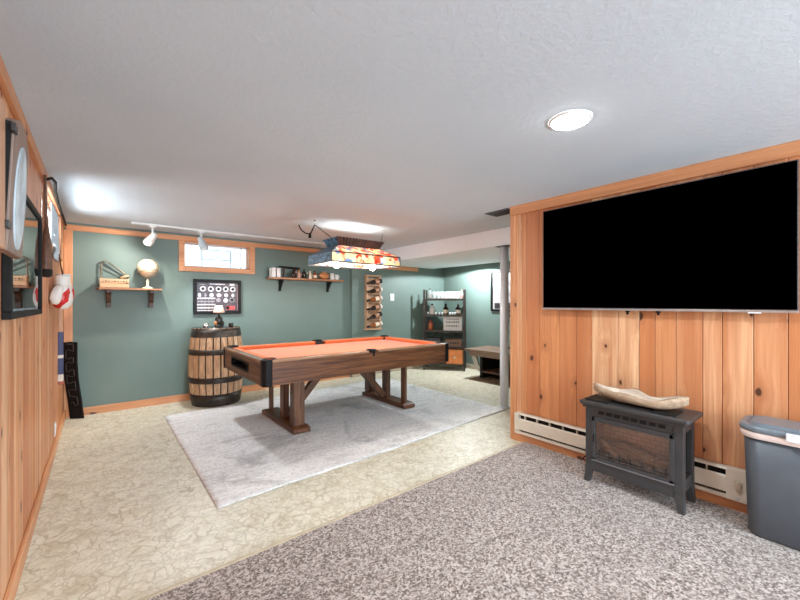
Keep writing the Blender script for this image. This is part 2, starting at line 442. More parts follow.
# carpet with its cut edge wandering slightly
mb = MB(); n = 40; R = random.Random(3)
top = []
for i in range(n + 1):
    x = XL + (XR + .05 - XL) * i / n; top.append((x, 1.878 + R.uniform(-.006, .006)))
poly = [(XL, YF), (XR + .05, YF)] + list(reversed(top))
mb.prism(poly, 0.0, .014)
struct('floor_carpet', mb, M_carpet, .004, 'speckled taupe carpet covering the near half of the floor', 'carpet')
mb = MB(); mb.box(XL, XR - .03, 1.868, 1.892, 0, .016)
struct('trim_1', mb, plain('beige_transition_strip', (.52, .43, .29), .5, .0), .004, 'thin beige strip along the carpet edge', 'trim')
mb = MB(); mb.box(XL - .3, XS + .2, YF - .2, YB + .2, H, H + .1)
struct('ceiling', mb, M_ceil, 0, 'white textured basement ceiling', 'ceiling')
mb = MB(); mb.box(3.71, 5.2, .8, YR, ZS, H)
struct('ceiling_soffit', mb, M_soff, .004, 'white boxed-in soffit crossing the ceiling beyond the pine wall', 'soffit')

mb = MB(); boards(mb, YF, YB, XL - .02, XL, 0, H, 11, LW); mb.box(XL - .07, XL - .02, YF, LW[0], 0, H); mb.box(XL - .07, XL - .02, LW[1], YB, 0, H)
mb.box(XL - .07, XL - .02, LW[0], LW[1], 0, LW[2]); mb.box(XL - .07, XL - .02, LW[0], LW[1], LW[3], H)
struct('wall_left', mb, M_pine, .003, 'knotty pine board wall on the left', 'wall')
mb = MB(); boards(mb, YF, 2.008, XR, XR + .02, 0, H, 23)
mb.box(XR + .02, XR + .10, YF, 2.008, 0, H)
struct('wall_right', mb, M_pine, .003, 'knotty pine board wall behind the television', 'wall')
mb = MB()
for x0, x1, z0, z1 in ((XL - .07, BW[0], 0, H), (BW[1], 3.317, 0, H), (BW[0], BW[1], 0, BW[2]), (BW[0], BW[1], BW[3], H)):
    mb.box(x0, x1, YB, YB + .15, z0, z1)
mb.box(3.317, XS + .1, YR, YB + .15, 0, H)
struct('wall_back', mb, M_green, 0, 'sage green painted wall at the far end', 'wall')
mb = MB(); mb.box(XS, XS + .1, .7, YB, 0, H)
struct('wall_side', mb, M_green, 0, 'sage green side wall beyond the white column', 'wall')
mb = MB(); mb.box(XR + .1, XS + .1, .6, .7, 0, H)
struct('wall_alcove', mb, M_green, 0, 'green wall closing the area behind the pine wall', 'wall')
# wall behind the camera with a wide opening added to let fill light in
mb = MB(); mb.box(XL - .07, XR + .1, YF - .1, YF, 2.0, H); mb.box(XL - .07, XL + .15, YF - .1, YF, 0, 2.0); mb.box(XR - .15, XR + .1, YF - .1, YF, 0, 2.0)
mb.box(XL, XR, YF - .1, YF, 0, .12)
struct('wall_front', mb, M_green, 0, 'wall behind the photographer with a wide opening added for fill light', 'wall')

# trims
mb = MB(); mb.box(XL, XL + .018, YF, YB, 0, .085); struct('baseboard_left', mb, M_pine_y, .004, 'pine baseboard along the left wall', 'baseboard')
mb = MB(); mb.box(XL + .018, 3.317, YB - .016, YB, 0, .085); struct('baseboard_back', mb, M_pine_x, .004, 'pine baseboard along the green back wall', 'baseboard')
mb = MB(); mb.box(3.317, XS, YR - .014, YR, 0, .085); mb.box(XS - .014, XS, .7, YR - .014, 0, .085)
struct('baseboard_side', mb, plain('grey_beige_baseboard', (.42, .36, .27), .6, .0), .004, 'grey beige baseboard around the far corner', 'baseboard')
mb = MB(); mb.box(XR - .018, XR, YF, 2.008, .0, .078); struct('baseboard_right', mb, M_pine_y, .004, 'pine baseboard under the heater', 'baseboard')
mb = MB(); mb.box(XL, XL + .022, YF, YB, 2.07, H); struct('trim_left', mb, M_pine_y, .004, 'pine trim along the top of the left wall', 'trim')
mb = MB(); mb.box(XL + .022, 3.70, YB - .022, YB, 2.045, 2.108); struct('trim_back', mb, M_pine_x, .004, 'pine trim along the top of the green wall', 'trim')
mb = MB(); mb.box(3.317, 4.78, YR - .03, YR, 1.855, ZS - .002); struct('trim_2', mb, M_pine_x, .004, 'pine trim under the white soffit', 'trim')
mb = MB(); mb.box(XL + .001, XL + .075, YB - .024, YB, .085, 2.045); struct('trim_3', mb, M_pine_z, .004, 'upright pine trim in the left corner', 'trim')
mb = MB(); mb.box(XR - .022, XR, YF, 2.026, 2.052, H); struct('trim_right', mb, M_pine_y, .004, 'pine trim along the top of the television wall', 'trim')
mb = MB(); mb.box(XR - .016, XR + .11, 2.009, 2.026, 0, 2.052); mb.box(XR - .016, XR, 1.965, 2.009, .0, 2.052)
struct('trim_4', mb, M_pine_z, .004, 'upright pine corner trim at the end of the television wall', 'trim')

# ------------------------------------------------------------------ windows
w = thing('window_1', 'shallow basement window in a pine frame high on the green wall', 'window', (1.265, YB, 1.66)); w['kind'] = 'structure'
x0, x1, z0, z1 = BW
mb = MB(); y0 = YB - .024; y1 = YB
mb.box(.795, x0, y0, y1, 1.658, 2.044); mb.box(x1, 1.737, y0, y1, 1.658, 2.044); mb.box(x0, x1, y0, y1, 1.658, z0)
mb.box(x0, x1, y0, y1, z1, 2.044)
part(w, 'window_frame', mb, M_pine_x, .004)
e_ = .004
mb = MB(); mb.box(x0, x1, YB + .001, YB + .149, z0 - .012, z0 + e_); mb.box(x0, x1, YB + .001, YB + .149, z1 - e_, z1 + .012)
mb.box(x0 - .012, x0 + e_, YB + .001, YB + .149, z0 + e_, z1 - e_); mb.box(x1 - e_, x1 + .012, YB + .001, YB + .149, z0 + e_, z1 - e_)
part(w, 'window_reveal', mb, M_pine_x)
mb = MB(); yy = YB + .10
for a, b, c_, d in ((x0, x1, z0, z0 + .022), (x0, x1, z1 - .022, z1), (x0, x0 + .02, z0, z1), (x1 - .02, x1, z0, z1), (1.575, 1.592, z0, z1)): mb.box(a, b, yy, yy + .03, c_, d)
part(w, 'window_sash', mb, plain('white_sash', (.74, .80, .84), .5), .003)
mb = MB(); mb.box(x0 + .015, x1 - .015, yy + .012, yy + .017, z0 + .015, z1 - .015); part(w, 'glass', mb, M_glass)
w2 = thing('window_2', 'bright basement window high on the left pine wall', 'window', (XL, 4.1, 1.66)); w2['kind'] = 'structure'
y0, y1, z0, z1 = LW
mb = MB()
for a, b, c_, d in ((y0 - .06, y0, z0 - .06, 2.07), (y1, y1 + .06, z0 - .06, 2.07), (y0, y1, z0 - .06, z0)): mb.box(XL - .001, XL + .022, a, b, c_, d)
part(w2, 'window_frame', mb, wood('reddish_casing', 'Z', [(.46, .20, .09)], (.2, .07, .03), .4), .003)
mb = MB()
for a, b, c_, d in ((y0, y0 + .03, z0, z1), (y1 - .03, y1, z0, z1), (y0, y1, z0, z0 + .03), (y0, y1, z1 - .03, z1), (4.09, 4.12, z0, z1)): mb.box(XL - .065, XL - .035, a, b, c_, d)
part(w2, 'window_sash', mb, M_white, .003)
mb = MB(); mb.box(XL - .052, XL - .048, y0 + .02, y1 - .02, z0 + .02, z1 - .02); part(w2, 'glass', mb, M_glass)
# louvred vent standing outside the back window, and the pale wall of the window well
g = thing('louvre_vent', 'pale blue slatted vent seen outside the shallow window', 'vent', (1.36, YB + .34, 1.82))
M_lv = plain('blue_grey_louvre', (.30, .40, .47), .5)
mb = MB(); vy = YB + .34
for p_ in ((1.12, 1.52, 1.995, 2.01), (1.12, 1.52, 1.86, 1.875), (1.12, 1.135, 1.875, 1.995), (1.505, 1.52, 1.875, 1.995)): mb.box(p_[0], p_[1], vy, vy + .05, p_[2], p_[3])
for x in (1.13, 1.50): mb.box(x, x + .012, vy + .01, vy + .04, 1.55, 1.86)
part(g, 'vent_frame', mb, M_lv)
for k in range(3):
    mb = MB(); mb.box(1.135, 1.505, vy + .01, vy + .03, 1.90 + k * .032, 1.912 + k * .032); part(g, 'slat', mb, M_lv)
mb = MB(); mb.box(.0, 3.2, YB + 1.1, YB + 1.2, 1.2, 2.7)
struct('wall_window_well', mb, plain('white_window_well', (.82, .83, .84), .8, var=.02), 0, 'white wall of the window well outside the shallow window', 'wall')
mb = MB(); mb.box(.0, 3.2, YB + .15, YB + 1.1, 1.50, 1.55); struct('ground_window_well', mb, plain('pale_gravel', (.7, .7, .68), .9, bump=.4), 0, 'pale gravel floor of the window well', 'ground')
mb = MB(); mb.box(XL - .9, XL - .8, 2.5, 6.0, 1.2, 2.3)
struct('wall_window_well.001', mb, bpy.data.materials['white_window_well'], 0, 'pale wall outside the left window', 'wall')

# ------------------------------------------------------------------ rug
rot = Matrix.Translation((.563, 2.44, 0)) @ Matrix(((1, 0, 0, 0), (.048, 1, 0, 0), (0, 0, 1, 0), (0, 0, 0, 1)))
mb = MB(); NX, NY = 80, 60
L_, W_ = 3.14, 2.37
vs = []; R = random.Random(5)
for j in range(NY + 1):
    for i in range(NX + 1):
        x = L_ * i / NX; y = W_ * j / NY
        z = .008 + .003 * math.sin(x * 5 + y * 2) * math.sin(y * 4) * (1 if j < 3 or i > NX - 3 else .3)
        if j == 0: y += .006 * math.sin(x * 3.1) + .003 * math.sin(x * 17); z += .004 * max(0, math.sin(x * 4.3))
        vs.append(rot @ Vector((x, y, max(z, .006))))
mb.add(vs, [(j * (NX + 1) + i, j * (NX + 1) + i + 1, (j + 1) * (NX + 1) + i + 1, (j + 1) * (NX + 1) + i) for j in range(NY) for i in range(NX)], 0, .5, True)
o = solo('area_rug', mb, M_rug, 'large pale grey distressed area rug under the pool table', 'rug')
sm = o.modifiers.new('thick', 'SOLIDIFY'); sm.thickness = .006; sm.offset = -1

# ------------------------------------------------------------------ pool table
TX0, TX1, TY0, TY1 = 1.08, 3.34, 3.15, 4.45
ZT, ZBm = .762, .54
pt = thing('pool_table', 'brown wooden pool table with orange felt standing on the pale rug', 'pool table', ((TX0 + TX1) / 2, (TY0 + TY1) / 2, .012))
RW = .115
mb = MB(); mb.box(TX0 + RW - .01, TX1 - RW + .01, TY0 + RW - .01, TY1 - RW + .01, .69, .722); part(pt, 'playfield', mb, M_felt)
cb = .075
def apron(poly, mat):
    mb = MB(); mb.prism(poly, ZBm, ZT - .022); return part(pt, 'apron', mb, mat, .003)
ap = .03
apron([(TX0 + cb, TY0), (TX1 - cb, TY0), (TX1 - cb, TY0 + ap), (TX0 + cb, TY0 + ap)], M_tab_x)
apron([(TX0 + cb, TY1 - ap), (TX1 - cb, TY1 - ap), (TX1 - cb, TY1), (TX0 + cb, TY1)], M_tab_x)
end = apron([(TX1 - ap, TY0 + cb), (TX1, TY0 + cb), (TX1, TY1 - cb), (TX1 - ap, TY1 - cb)], M_tab_y)
# head end apron with the ball return slot
yc0, yc1, zc0, zc1 = 3.57, 4.10, .612, .690
mb = MB()
mb.box(TX0, TX0 + ap, TY0 + cb, yc0 - .02, ZBm, ZT - .022, 0, .3); mb.box(TX0, TX0 + ap, yc1 + .02, TY1 - cb, ZBm, ZT - .022, 0, .3)
mb.box(TX0, TX0 + ap, yc0 - .02, yc1 + .02, ZBm, zc0, 0, .3); mb.box(TX0, TX0 + ap, yc0 - .02, yc1 + .02, zc1, ZT - .022, 0, .3)
e = part(pt, 'apron', mb, M_tab_y)
mb = MB(); ring_o = rrect(yc0 - .025, yc1 + .025, zc0 - .012, zc1 + .012, .03, 6); ring_i = rrect(yc0, yc1, zc0 + .004, zc1 - .004, .024, 6); nn = len(ring_o)
vs = [(TX0 - .004, a, b) for a, b in ring_o] + [(TX0 - .004, a, b) for a, b in ring_i] + [(TX0 + .16, a, b) for a, b in ring_i]
mb.add(vs, [(i, (i + 1) % nn, nn + (i + 1) % nn, nn + i) for i in range(nn)] + [(nn + i, nn + (i + 1) % nn, 2 * nn + (i + 1) % nn, 2 * nn + i) for i in range(nn)] + [tuple(range(2 * nn, 3 * nn))])
part(pt, 'ball_return', mb, M_black, label='black oval ball return slot')
# corner blocks: chamfered
for sx, sy in ((0, 0), (1, 0), (0, 1), (1, 1)):
    X = TX1 if sx else TX0; Y = TY1 if sy else TY0; dx = -1 if sx else 1; dy = -1 if sy else 1
    c1 = .022
    poly = [(X + dx * c1, Y - dy * .004), (X + dx * cb, Y - dy * .004), (X + dx * cb, Y + dy * cb), (X - dx * .004, Y + dy * cb), (X - dx * .004, Y + dy * c1)]
    mb = MB(); mb.prism(poly, ZBm - .004, ZT + .002); part(pt, 'corner_block', mb, M_black, .006)
# rails (wood caps) and cushions, split at the side pockets
xm = (TX0 + TX1) / 2; pk = .06
for ya, yb, yi, yo in ((TY0 - .004, TY0 + .062, TY0 + .062, TY0 + RW), (TY1 + .004, TY1 - .062, TY1 - .062, TY1 - RW)):
    for xa, xb in ((TX0 + cb, xm - pk), (xm + pk, TX1 - cb)):
        mb = MB(); mb.box(xa, xb, min(ya, yb), max(ya, yb), ZT - .022, ZT); part(pt, 'rail', mb, M_rail, .006)
        mb = MB(); s_ = .03
        poly = [(min(yi, yo), ZT - .03), (max(yi, yo), ZT - .03), (max(yi, yo), ZT - .004), (min(yi, yo), ZT - .004)]
        if yo > yi: poly = [(yi, .70), (yo - .02, .70), (yo, ZT - .012), (yo, ZT - .003), (yi, ZT - .001)]
        else: poly = [(yi, .70), (yi, ZT - .001), (yo, ZT - .003), (yo, ZT - .012), (yo + .02, .70)]
        mb.prism(poly, xa + .01, xb - .01, 'YZ'); part(pt, 'cushion', mb, M_cush)
for xa, xb, xi, xo in ((TX0 - .004, TX0 + .062, TX0 + .062, TX0 + RW), (TX1 + .004, TX1 - .062, TX1 - .062, TX1 - RW)):
    mb = MB(); mb.box(min(xa, xb), max(xa, xb), TY0 + cb, TY1 - cb, ZT - .022, ZT); part(pt, 'rail', mb, M_railY, .006)
    if xo > xi: poly = [(xi, .70), (xo - .02, .70), (xo, ZT - .012), (xo, ZT - .003), (xi, ZT - .001)]
    else: poly = [(xi, .70), (xi, ZT - .001), (xo, ZT - .003), (xo, ZT - .012), (xo + .02, .70)]
    mb = MB(); mb.prism(poly, TY0 + cb + .01, TY1 - cb - .01, 'XZ'); part(pt, 'cushion', mb, M_cush)
# pockets
def pocket(cx, cy, r):
    mb = MB(); n = 20; ri = r * .72; z0, z1 = .66, ZT + (.014 if cy > 4 and r > .055 else .006)
    M = Matrix.Translation((cx, cy, 0))
    mb.lathe([(r, .70), (r, z1), (ri, z1 - .002), (ri, z0), (1e-4, z0)], n, M, cap=False); return part(pt, 'pocket', mb, M_blackm)
for cx in (TX0 + .08, TX1 - .08):
    for cy in (TY0 + .08, TY1 - .08): pocket(cx, cy, .058)
for cy, d in ((TY0 + .05, 1), (TY1 - .05, -1)):
    pocket(xm, cy, .052)
    hwp = .055 if d < 0 else .018
    mb = MB(); mb.box(xm - hwp, xm + hwp, min(cy - d * .0545, cy), max(cy - d * .0545, cy), ZT - (.05 if d < 0 else .03), ZT + (.012 if d < 0 else .003)); part(pt, 'pocket_cap', mb, M_black, .004)
# diamond sights
for i in range(1, 8):
    if i == 4: continue
    x = TX0 + cb + (TX1 - TX0 - 2 * cb) * i / 8
    for y in (TY0 + .03, TY1 - .03):
        mb = MB(); mb.lathe([(.006, ZT - .002), (.006, ZT + .0012)], 10, Matrix.Translation((x, y, 0))); part(pt, 'sight', mb, M_ink)
for i in range(1, 4):
    y = TY0 + cb + (TY1 - TY0 - 2 * cb) * i / 4
    for x in (TX0 + .03, TX1 - .03):
        mb = MB(); mb.lathe([(.008, ZT - .002), (.008, ZT + .0012)], 10, Matrix.Translation((x, y, 0))); part(pt, 'sight', mb, M_ink)
# pedestals: a shaped foot, three posts of different width and a diagonal brace
mb = MB(); mb.box(TX0 + .1, TX1 - .1, TY0 + .1, TY1 - .1, .60, .69); part(pt, 'slate_bed', mb, M_tab_x)
def pedestal(cx, flip):
    mb = MB(); y0, y1 = 3.33, 4.22
    prof = [(y0, .012), (y1, .012), (y1, .05), (y1 - .05, .066), (y0 + .05, .066), (y0, .05)]
    mb.prism(prof, cx - .085, cx + .085, 'YZ'); part(pt, 'foot', mb, M_tab_y, .006)
    specs = [(3.40, .11, .10), (3.72, .06, .10), (4.12, .03, .075)]
    if flip: specs = [(3.40, .035, .075), (3.74, .06, .10), (4.10, .11, .10)]
    for y, w_, d_ in specs:
        mb = MB(); mb.box(cx - w_ / 2, cx + w_ / 2, y, y + d_, .066, .60); part(pt, 'leg', mb, M_tab_z, .004)
    s = -1 if flip else 1
    mb = MB(); mb.bar((cx + s * .06, 3.775, .09), (cx + s * .52, 3.775, .59), .07, .075, (0, 1, 0)); part(pt, 'brace', mb, M_tab_z, .004)
pedestal(1.51, False); pedestal(2.85, True)

# ------------------------------------------------------------------ hanging pool table lamp
LX0, LX1, LY0, LY1, LZ0, LZ1 = 1.865, 2.775, 3.42, 3.95, 1.683, 1.787
lm = thing('billiard_lamp', 'long stained-glass lamp hanging on chains above the pool table', 'hanging lamp', ((LX0 + LX1) / 2, (LY0 + LY1) / 2, LZ0))
cxm, cym = (LX0 + LX1) / 2, (LY0 + LY1) / 2
RX0, RX1, RY0, RY1, RZ = 2.03, 2.58, 3.57, 3.80, 1.880     # neck rectangle
def quad(name, pts, mat):
    mb = MB(); n = Vector(pts[1]) - Vector(pts[0]); nn = n.cross(Vector(pts[3]) - Vector(pts[0])).normalized() * .003
    mb.add([Vector(p) - nn for p in pts] + [Vector(p) + nn for p in pts], [(0, 1, 2, 3), (7, 6, 5, 4), (0, 4, 5, 1), (1, 5, 6, 2), (2, 6, 7, 3), (3, 7, 4, 0)])
    return part(lm, name, mb, mat)
A = [(LX0, LY0), (LX1, LY0), (LX1, LY1), (LX0, LY1)]; B = [(RX0, RY0), (RX1, RY0), (RX1, RY1), (RX0, RY1)]
for i in range(4):
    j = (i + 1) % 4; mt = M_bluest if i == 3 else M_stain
    quad('side_panel', [A[i] + (LZ0,), A[j] + (LZ0,), A[j] + (LZ1,), A[i] + (LZ1,)], mt)
    quad('sloped_panel', [A[i] + (LZ1,), A[j] + (LZ1,), B[j] + (RZ,), B[i] + (RZ,)], mt)
mb = MB()
for i in range(4):
    j = (i + 1) % 4
    for z in (LZ0, LZ1): mb.bar(A[i] + (z,), A[j] + (z,), .009, .012)
    mb.bar(A[i] + (LZ0,), A[i] + (LZ1,), .009, .009, (1, 0, 0)); mb.bar(A[i] + (LZ1,), B[i] + (RZ,), .009, .009, (1, 0, 0)); mb.bar(B[i] + (RZ,), B[j] + (RZ,), .009, .009)
for k in range(1, 6):
    x = LX0 + (LX1 - LX0) * k / 6
    for y in (LY0, LY1): mb.bar((x, y, LZ0), (x, y, LZ1), .005, .008, (1, 0, 0))
part(lm, 'came_frame', mb, M_came)
# flared crown with a scalloped upper edge
ZC = 1.965; fl = .045
CB = [(RX0 - fl, RY0 - fl), (RX1 + fl, RY0 - fl), (RX1 + fl, RY1 + fl), (RX0 - fl, RY1 + fl)]
for i in range(4):
    j = (i + 1) % 4; mb = MB(); n = 15 if i % 2 == 0 else 6
    def pt_(P, Q, t_, z): return Vector((P[0] + (Q[0] - P[0]) * t_, P[1] + (Q[1] - P[1]) * t_, z))
    vs = []; m = n * 4
    nrm = Vector(((CB[j][1] - CB[i][1]), -(CB[j][0] - CB[i][0]), 0)).normalized()
    for k in range(m + 1):
        t_ = k / m; ww = .010 * math.sin(2 * PI * n * t_); zz = ZC + .010 * abs(math.cos(PI * n * t_)) - .005
        vs.append(pt_(B[i], B[j], t_, RZ)); vs.append(pt_(CB[i], CB[j], t_, zz) + nrm * ww)
    mb.add(vs, [(2 * k, 2 * k + 2, 2 * k + 3, 2 * k + 1) for k in range(m)], 0, .5, False)
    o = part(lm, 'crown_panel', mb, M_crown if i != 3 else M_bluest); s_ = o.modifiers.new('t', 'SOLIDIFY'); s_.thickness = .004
# bulbs in sockets under a cross bar
mb = MB(); mb.box(LX0 + .002, LX1 - .002, cym - .012, cym + .012, 1.765, 1.78); part(lm, 'socket_bar', mb, M_came)
BUL = [(2.04, 3.62), (2.52, 3.62)]
for bx, by in BUL:
    mb = MB(); mb.cyl((bx, by, 1.75), (bx, by, 1.78), .02); mb.box(bx - .01, bx + .01, by, cym, 1.767, 1.777); s_ = part(lm, 'bulb_socket', mb, M_came)
    mb = MB(); mb.lathe([(.012, 1.755), (.018, 1.725), (.032, 1.685), (.036, 1.665), (.028, 1.642), (1e-4, 1.630)], 16, Matrix.Translation((bx, by, 0)), cap=False); part(s_, 'bulb', mb, M_bulb, top=lm)
# chains
def chain(p, q, n):
    mb = MB(); p, q = Vector(p), Vector(q); d = (q - p) / n
    for k in range(n):
        c_ = p + d * (k + .5); ax = d.normalized(); sd = ax.orthogonal().normalized()
        if k % 2: sd = ax.cross(sd)
        L = d.length * .64; pts = [c_ + ax * (L * math.cos(a)) + sd * (.0075 * math.sin(a)) for a in [2 * PI * i / 10 for i in range(10)]]
        mb.tube(pts, .0025, 5, closed=True)
    return mb
o_ = part(lm, 'chain', chain((1.80, 3.66, 2.085), (2.03, 3.68, 1.962), 11), M_steel)
o_ = part(lm, 'chain', chain((2.70, 3.66, 2.10), (2.66, 3.68, 1.845), 10), M_steel)
for hx in (1.80, 2.70):
    mb = MB(); mb.tube([(hx, 3.66, H), (hx, 3.66, 2.115), (hx + .012, 3.66, 2.105), (hx + .010, 3.66, 2.09), (hx - .004, 3.66, 2.085)], .004, 6)
    mb.lathe([(.016, H - .006), (.018, H)], 12, Matrix.Translation((hx, 3.66, 0))); part(lm, 'ceiling_hook', mb, M_chrome)
mb = MB(); mb.tube([(1.765, 3.99, H - .001), (1.768, 3.97, 2.10), (1.772, 3.92, 2.06), (1.776, 3.84, 2.02), (1.78, 3.76, 2.0), (1.785, 3.72, 2.01), (1.79, 3.69, 2.045), (1.80, 3.665, 2.085)], .007, 8)
mb.cyl((1.78, 3.74, 1.955), (1.781, 3.74, 2.005), .016, .013); part(lm, 'power_cord', mb, M_blackm)

# ------------------------------------------------------------------ barrel
BC = Vector((1.165, 5.122, 0)); BH = .945
def br(z):  # bulged radius
    u = (z - BH / 2) / (BH / 2); return .315 - .045 * u * u
bar = thing('whiskey_barrel', 'pale oak barrel with dark hoops standing by the green wall', 'barrel', BC)
mb = MB(); NS = 23; zs = [BH * i / 12 for i in range(13)]
Rn = random.Random(9)
for s_ in range(NS):
    a0 = 2 * PI * s_ / NS + .026; a1 = 2 * PI * (s_ + 1) / NS - .026; rn = Rn.random(); vs = []
    for z in zs:
        r = br(z)
        for a, rr in ((a0, r - .03), (a0, r - .003), ((a0 + a1) / 2, r), (a1, r - .003), (a1, r - .03)): vs.append(BC + Vector((rr * math.cos(a), rr * math.sin(a), z)))
    fs = []
    for i in range(12):
        for k in range(5):
            k2 = (k + 1) % 5; fs.append((i * 5 + k, i * 5 + k2, (i + 1) * 5 + k2, (i + 1) * 5 + k))
    fs += [(0, 1, 2, 3, 4), tuple(12 * 5 + k for k in (4, 3, 2, 1, 0))]
    mb.add(vs, fs, 0, rn)
part(bar, 'staves', mb, M_stave)
mb = MB(); mb.lathe([(br(z) - .012, z) for z in zs], 40, Matrix.Translation(BC)); part(bar, 'stave_gaps', mb, M_blackm)
def hoop(z0, z1):
    mb = MB(); n = 40; p = [(br(z0) + .004, z0), (br((z0 + z1) / 2) + .004, (z0 + z1) / 2), (br(z1) + .004, z1), (br(z1) - .004, z1)]
    mb.lathe(p, n, Matrix.Translation(BC), cap=False); part(bar, 'hoop', mb, M_hoop)
hoop(.835, .94); hoop(.625, .69); hoop(.285, .355); hoop(.005, .15)
for k, (z, a) in enumerate(((.657, 4.3), (.32, 4.5), (.885, 4.1))):
    for j in (-.02, .02):
        mb = MB(); mb.ball(BC + Vector(((br(z) + .005) * math.cos(a), (br(z) + .005) * math.sin(a), z + j)), .006, n=8, m=6)
        part(bar, 'rivet', mb, M_hoop)
mb = MB(); mb.lathe([(br(BH) - .002, BH - .01), (br(BH) - .002, BH + .004), (br(BH) - .03, BH + .006), (1e-4, BH + .006)], 40, Matrix.Translation(BC), cap=False)
part(bar, 'barrel_head', mb, plain('glossy_black_barrel_top', (.025, .02, .02), .12), label='glossy black top')

lp = thing('table_lamp', 'small table lamp with peach shade on top of the barrel', 'lamp', (1.19, 5.112, BH + .006))
z = BH + .006; M = Matrix.Translation((1.19, 5.112, z))
mb = MB(); mb.lathe([(.055, 0), (.055, .012), (.035, .022), (.03, .05), (.042, .075), (.045, .10), (.028, .125), (.012, .135), (.009, .17)], 20, M); part(lp, 'lamp_base', mb, M_iron)
for k, a in enumerate((3.6, 4.6, 5.7)):
    mb = MB(); mb.ball((1.19 + .045 * math.cos(a), 5.112 + .045 * math.sin(a), z + .045 + .02 * (k % 2)), .022, .018, .03, 10, 8); part(lp, 'base_ornament', mb, M_steel if k else M_ltbrown)
mb = MB(); mb.lathe([(.009, .16), (.016, .165), (.016, .195), (.009, .2)], 14, M); part(lp, 'lamp_socket', mb, plain('copper', (.55, .25, .13), .3, .8))
mb = MB(); mb.lathe([(.066, .176), (.062, .20), (.052, .24), (.040, .268)], 24, M, cap=False); o = part(lp, 'lamp_shade', mb, M_shade); s_ = o.modifiers.new('t', 'SOLIDIFY'); s_.thickness = .002
for k, (x, y, h, r, mm) in enumerate(((1.02, 5.02, .05, .03, M_chrome), (1.31, 5.02, .045, .028, M_mesh))):
    mb = MB(); M = Matrix.Translation((x, y, z)); mb.lathe([(r * .8, 0), (r, .006), (r, h), (r * .9, h), (r * .85, .01), (1e-4, .008)], 18, M, cap=False)
    solo('tumbler', mb, mm, ('small silver tumbler beside the lamp on the barrel', 'small dark tumbler beside the lamp on the barrel')[k], 'cup')

# ------------------------------------------------------------------ framed print on the back wall
def frame_ring(mb, axis, c, a0, a1, z0, z1, w_, d0, d1, mi=0):
    for p, q, r, s_ in ((a0, a1, z0, z0 + w_), (a0, a1, z1 - w_, z1), (a0, a0 + w_, z0 + w_, z1 - w_), (a1 - w_, a1, z0 + w_, z1 - w_)):
        if axis == 'y': mb.box(p, q, c + d0, c + d1, r, s_, mi)
        else: mb.box(c + d0, c + d1, p, q, r, s_, mi)
fp = thing('framed_print', 'black framed print of pale badges above the barrel', 'framed print', (1.25, YB, 1.10))
mb = MB(); frame_ring(mb, 'y', YB, .957, 1.548, 1.103, 1.562, .042, -.032, -.002); part(fp, 'frame', mb, M_black, .004)
mb = MB(); yp = YB - .012; mb.box(.99, 1.515, yp, yp + .006, 1.135, 1.53, 0)
def disc(x, z, r, mi, rz=None, n=14):
    pts = [(x + r * math.cos(2 * PI * k / n), z + (rz or r) * math.sin(2 * PI * k / n)) for k in range(n)]; mb.prism(pts, yp - .0015, yp + .001, 'XZ', mi)
def rect(x0, x1, z0, z1, mi): mb.box(x0, x1, yp - .0015, yp + .001, z0, z1, mi)
rect(1.15, 1.34, 1.497, 1.508, 1); rect(1.40, 1.46, 1.485, 1.515, 1); rect(1.03, 1.10, 1.49, 1.497, 3)
for i, x in enumerate((1.07, 1.165, 1.26, 1.35, 1.44)):
    disc(x, 1.437, .036, 1); disc(x, 1.437, .020, 2 if i % 2 else 5); disc(x + .006, 1.44, .009, 1)
for i, x in enumerate((1.03, 1.10, 1.175, 1.265, 1.355, 1.44)):
    disc(x, 1.355, (.020, .014, .026, .030, .024, .018)[i], 1 if i != 1 else 3, .026)
disc(1.26, 1.29, .03, 3); disc(1.35, 1.285, .030, 1); disc(1.43, 1.29, .034, 3); disc(1.43, 1.29, .02, 1)
for k in range(4):
    zz = 1.305 - .042 * k; rect(1.0, 1.22 - .01 * (k % 2), zz, zz + .016, 1 if k != 1 else 3)
    for j in range(5): rect(1.005 + j * .042, 1.02 + j * .042, zz - .016, zz - .006, 3)
rect(1.355, 1.47, 1.155, 1.21, 4); disc(1.375, 1.185, .022, 1); rect(1.50, 1.512, 1.14, 1.50, 6); rect(.993, 1.0, 1.14, 1.50, 6); rect(1.0, 1.33, 1.145, 1.155, 1)
part(fp, 'print', mb, [M_print, M_badge, M_grayink, M_grayink, M_redb, M_blue, M_pinkb])
mb = MB(); mb.box(.995, 1.51, YB - .018, YB - .016, 1.14, 1.525); part(fp, 'glass', mb, M_pglass)

# ------------------------------------------------------------------ left wall shelf with crate, saw and globe
def bracket(root, x, yw, zt, hgt, dep, mat, w_=.03):
    mb = MB(); poly = [(yw, zt), (yw - dep, zt), (yw - dep, zt - .03), (yw - dep * .75, zt - .05), (yw - dep * .55, zt - .05 - hgt * .2), (yw - dep * .5, zt - hgt * .55), (yw - dep * .28, zt - hgt * .75), (yw - dep * .25, zt - hgt), (yw, zt - hgt)]
    mb.prism(poly, x - w_ / 2, x + w_ / 2, 'YZ'); return part(root, 'bracket', mb, mat, .003)
S1z = 1.42
s1 = thing('wall_shelf', 'short brown bracket shelf holding the crate and globe', 'shelf', (.28, YB, S1z))
mb = MB(); mb.prism([(-.02, YB - .001), (.61, YB - .001), (.585, YB - .25), (.005, YB - .25)], S1z - .022, S1z); part(s1, 'board', mb, M_shelfw, .004)
for x in (.095, .50): bracket(s1, x, YB - .001, S1z - .022, .20, .15, M_darkw, .045)
yy = YB - .13
cr = thing('wooden_crate', 'small pale wooden crate on the short shelf', 'crate', (.13, yy, S1z))
cx0, cx1, cz = .015, .275, S1z
